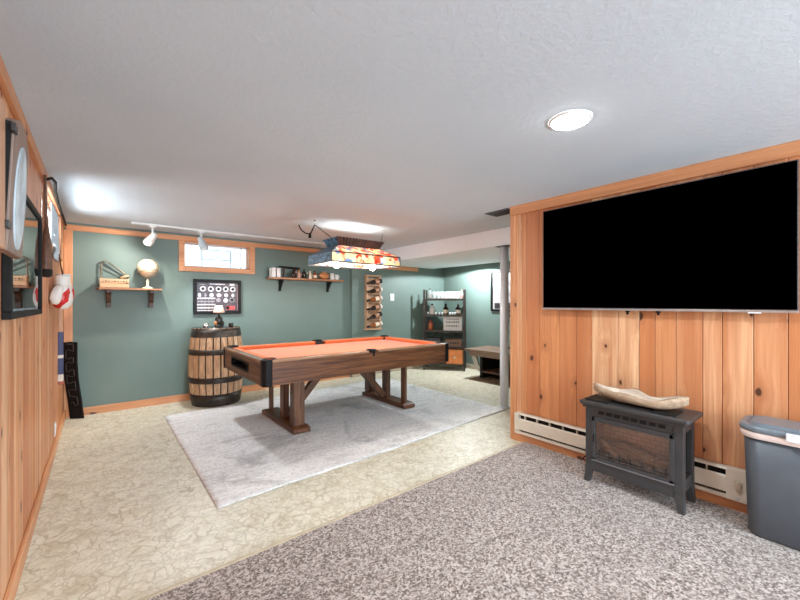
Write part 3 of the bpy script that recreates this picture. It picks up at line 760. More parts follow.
for y in (yy - .075, yy + .063):
    mb = MB(); mb.box(cx0, cx1, y, y + .012, cz + .006, cz + .047, 0, .2); part(cr, 'slat', mb, M_crate, .002)
    mb = MB(); mb.box(cx0, cx1, y, y + .012, cz + .056, cz + .10, 0, .8); part(cr, 'slat', mb, M_crate, .002)
for x in (cx0, cx1 - .014):
    mb = MB(); mb.box(x, x + .014, yy - .063, yy + .063, cz, cz + .105, 0, .5); part(cr, 'end_panel', mb, M_crate, .002)
mb = MB(); mb.box(cx0 + .014, cx1 - .014, yy - .063, yy + .063, cz + .0, cz + .008); part(cr, 'bottom', mb, M_crate)
mb = MB()
for k in range(9):
    x = .035 + k * .026; mb.box(x, x + .016, yy - .0765, yy - .0745, cz + .066, cz + .070 + .008 * ((k * 5) % 3) / 2)
part(cr, 'stencil_marks', mb, M_ink)
sw = thing('bow_saw', 'bent metal bow saw leaning on the small crate', 'saw', (.03, yy + .03, cz + .105))
ys = yy + .085
pts = [(.030, ys, cz + .012), (.030, ys, cz + .06), (.030, ys, cz + .12), (.030, ys, cz + .25), (.036, ys, cz + .292), (.055, ys, cz + .310), (.085, ys, cz + .298), (.14, ys, cz + .255), (.20, ys, cz + .205), (.265, ys, cz + .15), (.282, ys, cz + .132)]
mb = MB(); mb.tube(pts, .0085, 10); part(sw, 'saw_frame', mb, plain('worn_grey_steel', (.20, .17, .13), .4, .6, var=.3))
mb = MB(); mb.bar((.034, ys, cz + .262), (.276, ys, cz + .122), .003, .014, (0, 0, 1)); part(sw, 'saw_blade', mb, M_steel)
mb = MB(); mb.tube([(.20, ys - .014, cz + .12), (.24, ys - .014, cz + .135), (.282, ys - .014, cz + .15)], [.012, .014, .012], 10); part(sw, 'handle', mb, M_crate)
gx, gy = .455, YB - .14
gl = thing('desk_globe', 'cream desk globe on a stand on the short shelf', 'globe', (gx, gy, cz))
mb = MB(); M = Matrix.Translation((gx, gy, cz)); mb.lathe([(.055, 0), (.055, .008), (.04, .016), (.014, .024), (.012, .05), (.016, .085), (.010, .115)], 20, M); part(gl, 'stand', mb, M_cream)
GZ = cz + .245; GR = .104
t = NT('antique_globe_map'); t.set(Roughness=.35); c = t.coord(); t.color(t.ramp(t.noise(c, 11, 6, .6), [(.46, (.76, .67, .52)), (.52, (.56, .43, .28)), (.58, (.68, .55, .38))])); M_map = t.m
mb = MB(); mb.ball((gx, gy, GZ), GR, n=32, m=20); part(gl, 'sphere', mb, M_map)
mb = MB(); tilt = math.radians(-23)
pts = [(gx + (GR + .014) * math.cos(a + tilt), gy, GZ + (GR + .014) * math.sin(a + tilt)) for a in [math.radians(-90 + 180 * i / 20) for i in range(21)]]
mb.tube(pts, .005, 8); mb.cyl(pts[0], (gx + (GR - .004) * math.cos(-PI / 2 + tilt), gy, GZ + (GR - .004) * math.sin(-PI / 2 + tilt)), .004); mb.cyl(pts[-1], (gx + (GR - .004) * math.cos(PI / 2 + tilt), gy, GZ + (GR - .004) * math.sin(PI / 2 + tilt)), .004)
mb.cyl((gx, gy, cz + .11), (gx + .02, gy, GZ - GR - .010), .006); part(gl, 'meridian', mb, plain('grey_brass', (.35, .30, .22), .35, .7))
mb = MB(); pts = [(gx + (GR + .008) * math.cos(a), gy + (GR + .008) * math.sin(a), GZ - .035 + .02 * math.cos(a)) for a in [2 * PI * i / 36 for i in range(36)]]
mb.tube(pts, .004, 6, closed=True); part(gl, 'horizon_ring', mb, bpy.data.materials['grey_brass'])

# ------------------------------------------------------------------ long shelf with bottles, ball and figures
S2z = 1.618
s2 = thing('wall_shelf', 'long wooden shelf on black brackets right of the shallow window', 'shelf', (2.4, YB, S2z))
mb = MB(); mb.prism([(1.90, YB - .001), (3.10, YB - .001), (3.06, YB - .24), (1.875, YB - .24)], S2z - .026, S2z); part(s2, 'board', mb, M_shelfw, .004)
for x in (2.10, 2.89): bracket(s2, x, YB - .001, S2z - .026, .165, .13, M_black, .03)
ys2 = YB - .15
for k, x in enumerate((1.915, 1.985)):
    mb = MB(); mb.box(x, x + .052, ys2 - .06, ys2 + .06, S2z, S2z + .135 - .004 * k, 0); mb.box(x - .001, x + .053, ys2 - .061, ys2 - .056, S2z + .10, S2z + .104, 1)
    solo('hardback_book', mb, [M_paper, M_grayink], ('white book standing at the left end of the long shelf', 'white book second from the left end of the long shelf')[k], 'book', 'white books on the long shelf', .004)
sp = thing('spyglass', 'black brass-ringed spyglass lying above the bottles on the long shelf', 'spyglass', (2.19, ys2 + .05, S2z))
mb = MB(); mb.cyl((2.06, ys2 + .05, S2z + .165), (2.18, ys2 + .05, S2z + .158), .011, .013); mb.cyl((2.18, ys2 + .05, S2z + .158), (2.36, ys2 + .05, S2z + .15), .016, .019); part(sp, 'barrel', mb, M_black)
for x, z, r in ((2.075, .164, .014), (2.18, .158, .018), (2.355, .15, .022)):
    mb = MB(); mb.cyl((x, ys2 + .05, S2z + z), (x + .012, ys2 + .05, S2z + z), r); part(sp, 'ring', mb, M_steel)
mb = MB(); mb.box(2.12, 2.14, ys2 + .03, ys2 + .07, S2z, S2z + .148); mb.box(2.29, 2.31, ys2 + .03, ys2 + .07, S2z, S2z + .136); mb.box(2.10, 2.33, ys2 + .03, ys2 + .07, S2z, S2z + .012); part(sp, 'stand', mb, M_darkw)

def bottle(name, x, y, z, h, r, glass, labelm, label, cap=None, group=None, M=None):
    b = thing(name, label, 'bottle', (x, y, z), group)
    mb = MB(); mb.lathe([(r * .9, 0), (r, h * .02), (r, h * .55), (r * .85, h * .64), (r * .36, h * .74), (r * .33, h * .93)], 18); part(b, 'body', mb, glass, local=True)
    if labelm: mb = MB(); mb.lathe([(r * 1.02, h * .14), (r * 1.02, h * .46)], 18, cap=False); part(b, 'paper_label', mb, labelm, local=True)
    mb = MB(); mb.lathe([(r * .38, h * .88), (r * .40, h)], 14); part(b, 'cap', mb, cap or M_black, local=True)
    return b
bottle('bottle', 2.235, ys2 - .05, S2z, .115, .032, M_mesh, None, 'squat dark bottle left of the pink figure on the long shelf')
bottle('bottle', 2.405, ys2 - .04, S2z, .145, .030, M_mesh, None, 'tall black bottle in the middle of the long shelf')
bottle('bottle', 2.58, ys2 - .04, S2z, .125, .033, M_amber, M_winelabel, 'amber bottle with cream paper leaning beside the football on the long shelf')
def figure(x, y, z, h, mat, mat2, label):
    b = thing('figurine', label, 'figurine', (x, y, z))
    mb = MB(); mb.lathe([(.026, 0), (.028, h * .06), (.020, h * .1), (.026, h * .3), (.017, h * .5), (.021, h * .64), (.009, h * .72)], 14); part(b, 'body', mb, mat, local=True)
    mb = MB(); mb.ball((0, 0, h * .84), h * .13, n=12, m=8); part(b, 'head', mb, mat2, local=True)
    mb = MB(); mb.tube([(.02, 0, h * .6), (.04, -.01, h * .45), (.03, -.02, h * .36)], .006, 6); part(b, 'arm', mb, mat, local=True)
    mb = MB(); mb.tube([(-.02, 0, h * .6), (-.045, -.005, h * .62), (-.05, -.01, h * .75)], .006, 6); part(b, 'arm', mb, mat, local=True)
figure(2.315, ys2 - .06, S2z, .13, plain('dusty_pink_ceramic', (.55, .32, .26), .5), M_ltbrown, 'dusty pink figurine beside the tall black bottle')
figure(2.495, ys2 - .06, S2z, .12, M_winelabel, M_cream, 'cream figurine between the black and amber bottles')
fb = thing('football', 'orange-brown leather football lying on the long shelf', 'ball', (2.74, ys2 - .04, S2z))
mb = MB(); Rm = Matrix.Rotation(math.radians(20), 4, 'Z') @ Matrix.Rotation(PI / 2, 4, 'Y'); mb.lathe([(max(1e-4, .058 * (1 - (i / 8 - 1) ** 2) ** .85), (i / 8 - 1) * .115) for i in range(17)], 20, Matrix.Translation((2.74, ys2 - .04, S2z + .058)) @ Rm, cap=False); part(fb, 'ball_skin', mb, M_ltbrown)
mb = MB()
for k in range(6): mb.box(2.70 + .014 * k, 2.706 + .014 * k, ys2 - .062, ys2 - .028, S2z + .114, S2z + .119)
part(fb, 'laces', mb, M_paper)
for k, (x, h, r) in enumerate(((2.88, .10, .036), (2.965, .085, .03))):  # white mugs stand in for the glare of the lamp bulb
    m_ = thing('mug', ('white mug standing for bulb glare near the right end of the long shelf', 'white mug standing for bulb glare at the right end of the long shelf')[k], 'mug', (x, ys2 - .03, S2z), 'white mugs standing for bulb glare on the long shelf')
    mb = MB(); mb.lathe([(r * .9, 0), (r, .005), (r, h), (r * .92, h), (r * .9, .01), (1e-4, .008)], 18, cap=False); part(m_, 'cup', mb, M_white, local=True)
    mb = MB(); mb.tube([(r * .95, 0, h * .8), (r * 1.5, 0, h * .75), (r * 1.6, 0, h * .5), (r * 1.3, 0, h * .25), (r * .95, 0, h * .22)], .005, 6); part(m_, 'handle', mb, M_white, local=True)

# ------------------------------------------------------------------ wall rack with bottles
rk = thing('bottle_rack', 'narrow wooden wall rack holding a column of bottles', 'rack', (3.71, YR, .82))
rx0, rx1, rz0, rz1 = 3.56, 3.86, .815, 1.71
for x in (rx0, rx1 - .035):
    mb = MB(); mb.box(x, x + .035, YR - .075, YR - .001, rz0, rz1); part(rk, 'side_post', mb, M_rackw, .003)
mb = MB(); mb.box(rx0 + .035, rx1 - .035, YR - .014, YR - .001, rz0 + .02, rz1 - .02); part(rk, 'back_board', mb, M_rackw)
mb = MB(); mb.box(rx0 - .01, rx1 + .01, YR - .085, YR - .001, rz0 - .03, rz0); part(rk, 'bottom_board', mb, M_crate, .003)
mb = MB(); mb.box(rx0 - .005, rx1 + .005, YR - .08, YR - .001, rz1, rz1 + .022); part(rk, 'top_board', mb, M_crate, .003)
names = ['topmost', 'second', 'third', 'fourth', 'fifth', 'lowest']
tones = [(M_mesh, M_black, 'dark'), (M_mesh, M_black, 'black'), (M_amber, M_foilw, 'amber'), (M_mesh, M_foilw, 'dark'), (M_mesh, M_black, 'dark'), (M_amber, M_foilw, 'amber')]
lab = ['dark wine bottle in the topmost slot of the wall rack', 'dark wine bottle in the second slot from the top of the wall rack', 'amber wine bottle in the upper middle of the wall rack', 'dark white-capped wine bottle in the middle of the wall rack', 'dark wine bottle just above the lowest slot of the wall rack', 'amber wine bottle in the lowest slot of the wall rack']
for k in range(6):
    z = rz1 - .10 - k * .148
    mb = MB(); mb.box(rx0 + .035, rx1 - .035, YR - .075, YR - .05, z - .062, z - .046, 0, .3); part(rk, 'rung', mb, M_rackw, .002)
    b = thing('wine_bottle', lab[k], 'bottle', (3.70, YR - .10, z), 'bottles in the wall rack')
    glass, cap, _ = tones[k]; r = .038
    T = Matrix.Rotation(math.radians(14), 4, 'Y') @ Matrix.Rotation(math.radians(-90), 4, 'Y') @ Matrix.Translation((0, 0, -.14))
    T = Matrix.Rotation(math.radians(-10 if k != 4 else -18), 4, 'Y') @ Matrix.Rotation(math.radians(-90), 4, 'Y') @ Matrix.Translation((0, 0, -.14))
    mb = MB(); mb.lathe([(r * .8, 0), (r, .008), (r, .165), (r * .8, .19), (r * .36, .22), (r * .34, .28)], 18, T); part(b, 'body', mb, glass, local=True)
    mb = MB(); mb.lathe([(r * 1.02, .055), (r * 1.02, .13)], 18, T, cap=False); part(b, 'paper_label', mb, M_winelabel if k in (2, 5) else plain('brown_label', (.40, .20, .11), .5), local=True)
    mb = MB(); mb.lathe([(r * .40, .235), (r * .40, .292)], 12, T); part(b, 'cap', mb, cap if k in (0, 1, 4) else M_black, local=True)
    mb = MB(); mb.lathe([(r * .98, -.012), (r * 1.04, -.008), (r * 1.04, .03)], 18, T); part(b, 'foil_base', mb, M_foilw if k in (1, 2, 3, 5) else M_mesh, local=True)

def plate(name, x0, x1, y, z0, z1, label, cat, sw=True):
    b = thing(name, label, cat, ((x0 + x1) / 2, y, z0)); mb = MB(); mb.box(x0, x1, y - .007, y - .0005, z0, z1); part(b, 'cover_plate', mb, M_white, .003)
    mb = MB(); mb.box((x0 + x1) / 2 - .012, (x0 + x1) / 2 + .012, y - .013, y - .006, z0 + .045, z1 - .045); part(b, 'rocker', mb, M_white, .002); return b
plate('light_switch', 4.12, 4.21, YR, 1.29, 1.42, 'white light switch on the green wall right of the bottle rack', 'switch')

# ------------------------------------------------------------------ track lights
tk = thing('track_light', 'white ceiling track with two spotlight heads by the green wall', 'track light', (1.2, 4.98, H - .03))
mb = MB(); mb.box(.28, 2.75, 4.965, 4.998, H - .022, H - .0005); part(tk, 'track', mb, M_trackw, .003)
M_head = plain('white_spot_head', (.72, .71, .66), .4, var=.04)
heads = [((.475, 4.98), Vector((-.45, .55, -.75))), ((.965, 4.98), Vector((.30, -.22, -.93)))]
for (hx, hy), d in heads:
    d.normalize(); a = Vector((hx, hy, H - .145)); q = d.to_track_quat('Z', 'Y').to_matrix().to_4x4()
    mb = MB(); mb.cyl((hx, hy, H - .022), (hx, hy, H - .145), .010); mb.box(hx - .03, hx + .03, hy - .015, hy + .015, H - .04, H - .022); st = part(tk, 'stem', mb, M_trackw)
    mb = MB(); mb.lathe([(.022, -.05), (.030, -.045), (.034, 0), (.036, .02), (.047, .05), (.05, .10), (.043, .10), (.036, .06)], 20, Matrix.Translation(a) @ q, cap=False); mb.lathe([(.022, -.05), (.001, -.052)], 20, Matrix.Translation(a) @ q, cap=False)
    for zz in (.0, .02): mb.lathe([(.036, zz), (.041, zz + .004), (.036, zz + .010)], 20, Matrix.Translation(a) @ q, cap=False)
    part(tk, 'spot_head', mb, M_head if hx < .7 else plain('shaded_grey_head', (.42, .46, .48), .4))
    mb = MB(); mb.lathe([(.036, .060), (.03, .066), (1e-4, .07)], 16, Matrix.Translation(a) @ q, cap=False); part(tk, 'spot_bulb', mb, emit('spot_bulb_glow', (1, .92, .8), 6))

# ------------------------------------------------------------------ corner shelf unit (stands diagonally)
PR, PL = Vector((5.20, 4.54, 0)), Vector((4.745, 5.125, 0)); W = (PR - PL).length; ang = math.atan2(PR.y - PL.y, PR.x - PL.x)
su = thing('shelf_unit', 'dark metal and wood shelf unit standing across the far green corner', 'shelf unit', (PL + PR) / 2, rz=ang)
hw = W / 2; D = .29
zl = [.12, .445, .735, 1.03, 1.325]
for x in (-hw, hw):
    for y in (0, D):
        mb = MB(); mb.box(x - .016, x + .016, y - .016, y + .016, 0, 1.50); part(su, 'post', mb, M_steel, .002, local=True)
for z in zl:
    mb = MB(); mb.box(-hw + .016, hw - .016, -.012, D + .01, z - .022, z - .004, 0); part(su, 'shelf_board', mb, M_lowtab, .002, local=True)
    mb = MB(); mb.box(-hw, hw, -.018, -.006, z - .028, z + .008); mb.box(-hw, hw, D + .004, D + .016, z - .028, z + .008); part(su, 'rail', mb, M_steel, .001, local=True)
for a, b in (((-hw, .44), (hw, 1.30)), ((hw, .44), (-hw, 1.30))):
    mb = MB(); mb.bar((a[0], D, a[1]), (b[0], D, b[1]), .008, .018, (0, 1, 0)); part(su, 'cross_brace', mb, M_steel, local=True)
RU = Matrix.Translation((PL + PR) / 2) @ Matrix.Rotation(ang, 4, 'Z')
def on(x, y, z): return RU @ Vector((x, y, z))
Rg = random.Random(4)
gi = 0
base_glass = None
for row, yy_ in enumerate((.05, .15)):
    for k in range(7):
        x = -.20 + .073 * k + .015 * row
        p = on(x, yy_ + .02, zl[4])
        if base_glass is None:
            g_ = thing('drinking_glass', 'clear drinking glass standing on the top board of the corner shelf unit', 'glass', p, 'glasses on top of the corner shelf unit')
            mb = MB(); mb.lathe([(.022, 0), (.026, .004), (.030, .10), (.031, .135), (.029, .135), (.026, .012), (1e-4, .010)], 14, cap=False); part(g_, 'bowl', mb, M_clear, local=True)
            base_glass = g_
        else: dup(base_glass, p)
p = on(-.275, .10, zl[4]); bottle('bottle', p.x, p.y, p.z, .20, .033, M_clear, M_paper, 'clear bottle with dark cap at the left end of the top board', M_black)
p = on(.315, .10, zl[4]); bottle('bottle', p.x, p.y, p.z, .17, .03, M_clear, M_pinkb, 'bottle with pink paper at the right end of the top board', M_ltbrown)
for x, g_, l_, txt, cp in ((-.235, M_paper, M_paper, 'white bottle with black cap on the left of the second board', M_black), (.02, M_mesh, M_winelabel, 'dark bottle with cream paper in the middle of the second board', M_black), (.25, M_mesh, M_foilw, 'dark bottle with white paper on the right of the second board', M_brown)):
    p = on(x, .12, zl[3]); bottle('liquor_bottle', p.x, p.y, p.z, .205, .052, g_, l_, txt, cp, 'liquor bottles on the corner shelf unit')
bs = None
for k in range(7):
    x = (-.31, -.16, -.10, -.04, .10, .15, .19)[k]; p = on(x, .05, zl[3])
    if bs is None:
        bs = thing('shot_glass', 'small shot glass along the front of the second board of the corner unit', 'glass', p, 'shot glasses on the corner shelf unit'); mb = MB(); mb.lathe([(.015, 0), (.020, .05), (.018, .05), (.013, .01), (1e-4, .01)], 12, cap=False); part(bs, 'bowl', mb, plain('smoky_glass', (.30, .32, .30), .15), local=True)
    else: dup(bs, p)
p = on(-.27, .13, zl[2]); ln = thing('lantern', 'rust red lantern on the left of the middle board', 'lantern', p)
mb = MB(); mb.lathe([(.055, 0), (.058, .02), (.045, .03)], 18); part(ln, 'base', mb, M_redlan, local=True)
mb = MB(); mb.lathe([(.043, .03), (.052, .07), (.043, .12)], 18, cap=False); part(ln, 'globe', mb, plain('amber_lantern_glass', (.62, .18, .07), .2), local=True)
mb = MB(); mb.lathe([(.048, .12), (.052, .14), (.03, .17), (.015, .19), (.01, .20)], 18); part(ln, 'cap', mb, M_redlan, local=True)
mb = MB(); mb.tube([(.055, 0, .03), (.065, 0, .12), (.04, 0, .21), (0, 0, .235), (-.04, 0, .21), (-.065, 0, .12), (-.055, 0, .03)], .003, 6); part(ln, 'handle', mb, M_steel, local=True)
# framed sign with lines of lettering too soft to read
p = on(.15, .10, zl[2]); sg = thing('framed_sign', 'white sign with three dark lines of lettering on the middle board', 'sign', p, rz=ang)
mb = MB(); mb.box(-.165, .165, -.008, .012, 0, .265); part(sg, 'board', mb, M_paper, .003, local=True)
mb = MB(); frame_ring(mb, 'y', -.008, -.17, .17, 0, .27, .014, -.006, .0); part(sg, 'frame', mb, M_paper, local=True)
mb = MB()
for r_, (z, h, wd) in enumerate(((.20, .024, .11), (.14, .034, .115), (.07, .030, .115))):
    x = -wd
    while x < wd:
        w_ = Rg.uniform(.012, .026); mb.box(x, x + w_ * .45, -.011, -.008, z, z + h); mb.box(x, x + w_, -.011, -.008, z + h * .4, z + h * .62); mb.box(x, x + w_ * .8, -.011, -.008, z + h * .85, z + h); x += w_ + .009
part(sg, 'lettering', mb, M_ink, local=True)
p = on(-.20, .13, zl[1]); mb = MB()
for a in (0,): mb.box(-.13, .13, -.11, .11, 0, .15, 0, None, Matrix.Translation(p) @ Matrix.Rotation(ang, 4, 'Z'))
solo('storage_box', mb, plain('dark_slate_box', (.04, .04, .045), .5), 'dark box on the left of the lower board', 'box', None, .006)
def crate_plain(p, w_, d_, h, mat, name, label, cat, hand=True):
    b = thing(name, label, cat, p, rz=ang)
    for y in (-d_ / 2, d_ / 2 - .012):
        mb = MB(); mb.box(-w_ / 2, w_ / 2, y, y + .012, 0, h); part(b, 'side_panel', mb, mat, .003, local=True)
    for x in (-w_ / 2, w_ / 2 - .012):
        mb = MB(); mb.box(x, x + .012, -d_ / 2 + .012, d_ / 2 - .012, 0, h); part(b, 'end_panel', mb, mat, .003, local=True)
    mb = MB(); mb.box(-w_ / 2 + .012, w_ / 2 - .012, -d_ / 2 + .012, d_ / 2 - .012, 0, .01); part(b, 'bottom', mb, mat, local=True)
    return b
M_bcr = wood('brown_crate_wood', 'X', [(.30, .17, .11)], (.10, .05, .03), .6)
b = crate_plain(on(.17, .13, zl[1]), .30, .22, .125, M_bcr, 'small_crate', 'small brown crate on the right of the lower board', 'crate')
mb = MB()
for k in range(5): mb.box(-.11 + .045 * k, -.08 + .045 * k, -.114, -.109, .05, .085)
part(b, 'stencil_marks', mb, M_ink, local=True)
b = crate_plain(on(.19, .13, zl[0]), .30, .24, .27, M_orangep, 'storage_bin', 'orange box on the bottom board of the corner shelf unit', 'box')
mb = MB(); mb.tube([(-.03, -.122, .17), (-.028, -.135, .165), (.028, -.135, .165), (.03, -.122, .17)], .006, 6); part(b, 'handle', mb, M_ltbrown, local=True)
mb = MB(); mb.box(-.02, .02, -.124, -.120, .11, .14); part(b, 'paper_tag', mb, M_winelabel, local=True)

# ------------------------------------------------------------------ picture on the side wall, low table, leaning mirror
fpz0, fpz1 = 1.105, 1.81
f2 = thing('framed_poster', 'black framed poster on the side wall behind the white column', 'framed poster', (XS, 3.8, fpz0))
mb = MB(); frame_ring(mb, 'x', XS, 3.42, 4.17, fpz0, fpz1, .035, -.03, -.001); part(f2, 'frame', mb, M_black, .004)
mb = MB(); xp = XS - .012; mb.box(xp, xp + .006, 3.45, 4.14, fpz0 + .03, fpz1 - .03, 0)
for k in range(5):
    for j in range(3):
        cy = 3.52 + j * .19 + .05 * (k % 2); cz_ = 1.32 + .09 * k
        n = 9; pts = [(cy + (.075 + .03 * math.sin(3 * a + k)) * math.cos(a), cz_ + .028 * math.sin(a) + .02 * math.cos(2 * a)) for a in [2 * PI * i / n for i in range(n)]]
        mb.prism(pts, xp - .0012, xp + .001, 'YZ', 1 + (k + j) % 2)
mb.box(xp - .0012, xp + .001, 3.5, 4.09, 1.15, 1.25, 3)
part(f2, 'poster', mb, [M_sidepr, M_grayink, M_winelabel, M_ink])
mb = MB(); mb.box(XS - .02, XS - .018, 3.45, 4.14, fpz0 + .03, fpz1 - .03); part(f2, 'glass', mb, M_pglass)

lt = thing('low_table', 'weathered low wooden table along the far side wall', 'table', (5.1, 3.3, 0))
TX, TXb = 4.80, 5.46
mb = MB()
for k in range(4):
    x = TX + (TXb - TX) * k / 4; mb.box(x + .002, x + (TXb - TX) / 4 - .002, 2.4, 4.19, .445, .485, 0)
part(lt, 'tabletop', mb, M_lowtab, .004)
mb = MB(); mb.box(TX + .03, TX + .055, 2.45, 4.12, .375, .445); mb.box(TXb - .055, TXb - .03, 2.45, 4.12, .375, .445); part(lt, 'apron', mb, M_lowtab, .003)
for y in (3.86, 2.55):
    mb = MB(); mb.box(TX + .06, TXb - .06, y, y + .05, .03, .445); part(lt, 'end_panel', mb, M_blackm, .004)
mb = MB(); a = [i / 10 for i in range(11)]
out = [(4.10 - .30 * (t_ ** 2.2) * .55, .43 - .31 * t_) for t_ in a]; inn = [(y - .09, z) for y, z in out]
mb.prism(out + list(reversed(inn)), TX + .075, TX + .12, 'YZ'); part(lt, 'curved_bracket', mb, M_cloth, .003, label='pale curved bracket')
mb = MB(); mb.box(TX + .06, TXb - .06, 2.6, 3.86, .12, .15); part(lt, 'lower_shelf', mb, M_darkw, .003)
mb = MB(); mb.box(4.70, 5.40, 2.5, 4.02, 0, .014); solo('floor_mat', mb, M_floormat, 'flat brown mat on the floor under the low table', 'mat', None, .004)
lm2 = thing('leaning_panel', 'tall dark framed panel standing on the low table behind the white column', 'panel', (5.37, 3.6, .485))
T = Matrix.Translation((5.36, 0, .485)) @ Matrix.Rotation(math.radians(9), 4, 'Y')
mb = MB()
for p_ in ((3.30, 3.88, 0, .03), (3.30, 3.88, .53, .56), (3.30, 3.33, .03, .53), (3.85, 3.88, .03, .53)): mb.box(-.012, .012, *p_, 0, None, T)
part(lm2, 'frame', mb, M_black, .003)
mb = MB(); mb.box(-.004, .004, 3.33, 3.85, .03, .53, 0, None, T)
for k in range(5): mb.box(-.007, -.004, 3.36 + .095 * k, 3.40 + .095 * k, .06, .50, 1, None, T)
part(lm2, 'panel_face', mb, [plain('grey_green_panel', (.16, .20, .18), .3), M_blackm])

# ------------------------------------------------------------------ steel support column
pl = thing('support_column', 'white painted steel support column under the soffit', 'column', (3.775, 2.67, 0))
M = Matrix.Translation((3.775, 2.67, 0))
mb = MB(); mb.lathe([(.05, .008), (.05, ZS - .008)], 28, M); part(pl, 'shaft', mb, M_pole)
mb = MB(); mb.box(3.70, 3.85, 2.595, 2.745, ZS - .010, ZS - .0005); part(pl, 'cap_plate', mb, M_vent, .002)
mb = MB(); mb.lathe([(.062, 0), (.062, .008), (.05, .02)], 24, M); part(pl, 'base_ring', mb, M_pole)

# ------------------------------------------------------------------ television
tv = thing('television', 'huge black flat television mounted on the knotty pine wall', 'television', (2.93, .935, 1.20))
ty0, ty1, tz0, tz1 = .200, 1.672, 1.198, 2.020
mb = MB(); mb.box(2.905, 2.93, ty0, ty1, tz0, tz1); part(tv, 'case', mb, M_bezel, .003)
mb = MB(); mb.box(2.9030, 2.9055, ty0 + .006, ty1 - .006, tz0 + .016, tz1 - .006); part(tv, 'screen', mb, M_screen)
mb = MB(); mb.box(2.899, 2.907, ty0, ty1, tz0 - .002, tz0 + .011); part(tv, 'lower_strip', mb, M_chin, .001)
for y in (1.035, .848):
    mb = MB(); mb.cyl((2.925, y, tz0 - .03), (2.925, y, tz0 + .005), .008); mb.box(2.915, 2.935, y - .011, y + .011, tz0 - .014, tz0 - .002); part(tv, 'mount_tab', mb, M_black)
mb = MB(); mb.box(2.8985, 2.90, .345, .40, tz0 - .007, tz0 - .001); part(tv, 'sensor_tab', mb, M_clip)
mb = MB(); mb.box(2.93, XR - .0005, .6, 1.27, 1.4, 1.8); part(tv, 'wall_mount', mb, M_black)

# ------------------------------------------------------------------ baseboard heater
ht = thing('baseboard_heater', 'long cream baseboard heater along the pine wall', 'heater', (2.93, 1.2, .08))
hy0, hy1, hz0, hz1, hx = .395, 1.955, .083, .265, 2.918
mb = MB(); mb.box(hx + .04, XR - .0005, hy0, hy1, hz0, hz1); part(ht, 'back_plate', mb, M_heater)
mb = MB(); mb.prism([(hx, hz1 - .012), (hx + .012, hz1), (XR - .001, hz1), (XR - .001, hz1 - .012)], hy0, hy1, 'XZ'); part(ht, 'hood', mb, M_heater, .002)
mb = MB(); mb.prism([(hx, hz0 + .038), (hx, hz1 - .055), (hx + .008, hz1 - .045), (hx + .012, hz1 - .05), (hx + .008, hz0 + .038)], hy0 + .10, hy1 - .04, 'XZ'); part(ht, 'front_panel', mb, M_heater, .001)
mb = MB(); mb.prism([(hx, hz0), (hx, hz0 + .024), (XR - .001, hz0 + .012), (XR - .001, hz0)], hy0, hy1, 'XZ'); part(ht, 'lower_lip', mb, M_heater, .001)
mb = MB(); mb.box(hx + .03, hx + .04, hy0 + .1, hy1 - .04, hz0 + .02, hz1 - .015); part(ht, 'fin_core', mb, M_blackm)
for k in range(13):
    y = hy1 - .1 - k * .115
    mb = MB(); mb.box(hx + .002, hx + .035, y, y + .004, hz1 - .05, hz1 - .012); part(ht, 'slot_rib', mb, M_heater)
for a, b in ((hy1 - .045, hy1), (hy0, hy0 + .105)):
    mb = MB(); mb.box(hx - .003, XR - .0008, a, b, hz0 - .001, hz1 + .001); e_ = part(ht, 'end_cap', mb, M_heater, .003)
mb = MB(); mb.cyl((hx - .003, hy1 - .022, hz0 + .03), (hx - .006, hy1 - .022, hz0 + .03), .006); part(ht, 'screw', mb, M_chrome)
mb = MB(); mb.cyl((hx - .003, hy0 + .05, .185), (hx - .025, hy0 + .05, .185), .020, .017); mb.box(hx - .03, hx - .025, hy0 + .046, hy0 + .054, .168, .202); part(ht, 'thermostat_knob', mb, M_knob)
mb = MB(); mb.cyl((hx - .003, hy0 + .05, hz0 + .02), (hx - .006, hy0 + .05, hz0 + .02), .007); part(ht, 'screw', mb, M_chrome)

# ------------------------------------------------------------------ electric stove
st = thing('electric_stove', 'charcoal electric fireplace stove with glass front on the carpet', 'stove', (2.76, .92, .014))
fx, bx, sy0, sy1 = 2.648, 2.885, .642, 1.203
Zc = .014
mb = MB(); mb.prism(rrect(fx - .05, bx + .02, sy0 - .04, sy1 + .024, .02, 4), .553, .578); tp = part(st, 'top_plate', mb, M_stove, .006, 3)
mb = MB(); mb.box(fx - .025, bx + .005, sy0 - .015, sy1 + .010, .530, .554); part(st, 'top_moulding', mb, M_stove, .004)
# legs: corner posts tapering, flaring at the foot
for x, y, dx, dy in ((fx, sy0, -1, -1), (fx, sy1, -1, 1), (bx, sy0, 1, -1), (bx, sy1, 1, 1)):
    mb = MB(); mb.frust(x - dx * .024, y - dy * .024, .125, .530, .024, .024, .024, .024)
    mb.frust(x - dx * .022 + dx * .012, y - dy * .022 + dy * .012, Zc, .125, .018, .018, .024, .024, -dx * .014, -dy * .014); part(st, 'leg', mb, M_stove, .003)
mb = MB(); mb.box(fx + .004, fx + .03, sy0 + .04, sy1 - .04, .468, .530)
part(st, 'upper_panel', mb, M_stove, .003)
mb = MB()
for k in range(8):
    y = sy0 + .09 + k * .05; mb.box(fx - .001, fx + .006, y, y + .034, .492, .512)
part(st, 'vent_slots', mb, M_blackm)
mb = MB(); mb.box(fx + .002, fx + .03, sy0 + .04, sy1 - .04, .095, .165); part(st, 'lower_panel', mb, M_stove, .003)
mb = MB(); mb.prism([(fx - .006, .165), (fx - .012, .176), (fx + .03, .196), (fx + .03, .165)], sy0 + .045, sy1 - .045, 'XZ'); part(st, 'sill', mb, M_stove2, .002)
mb = MB(); y0_, y1_, z0_, z1_ = sy0 + .045, sy1 - .045, .176, .470
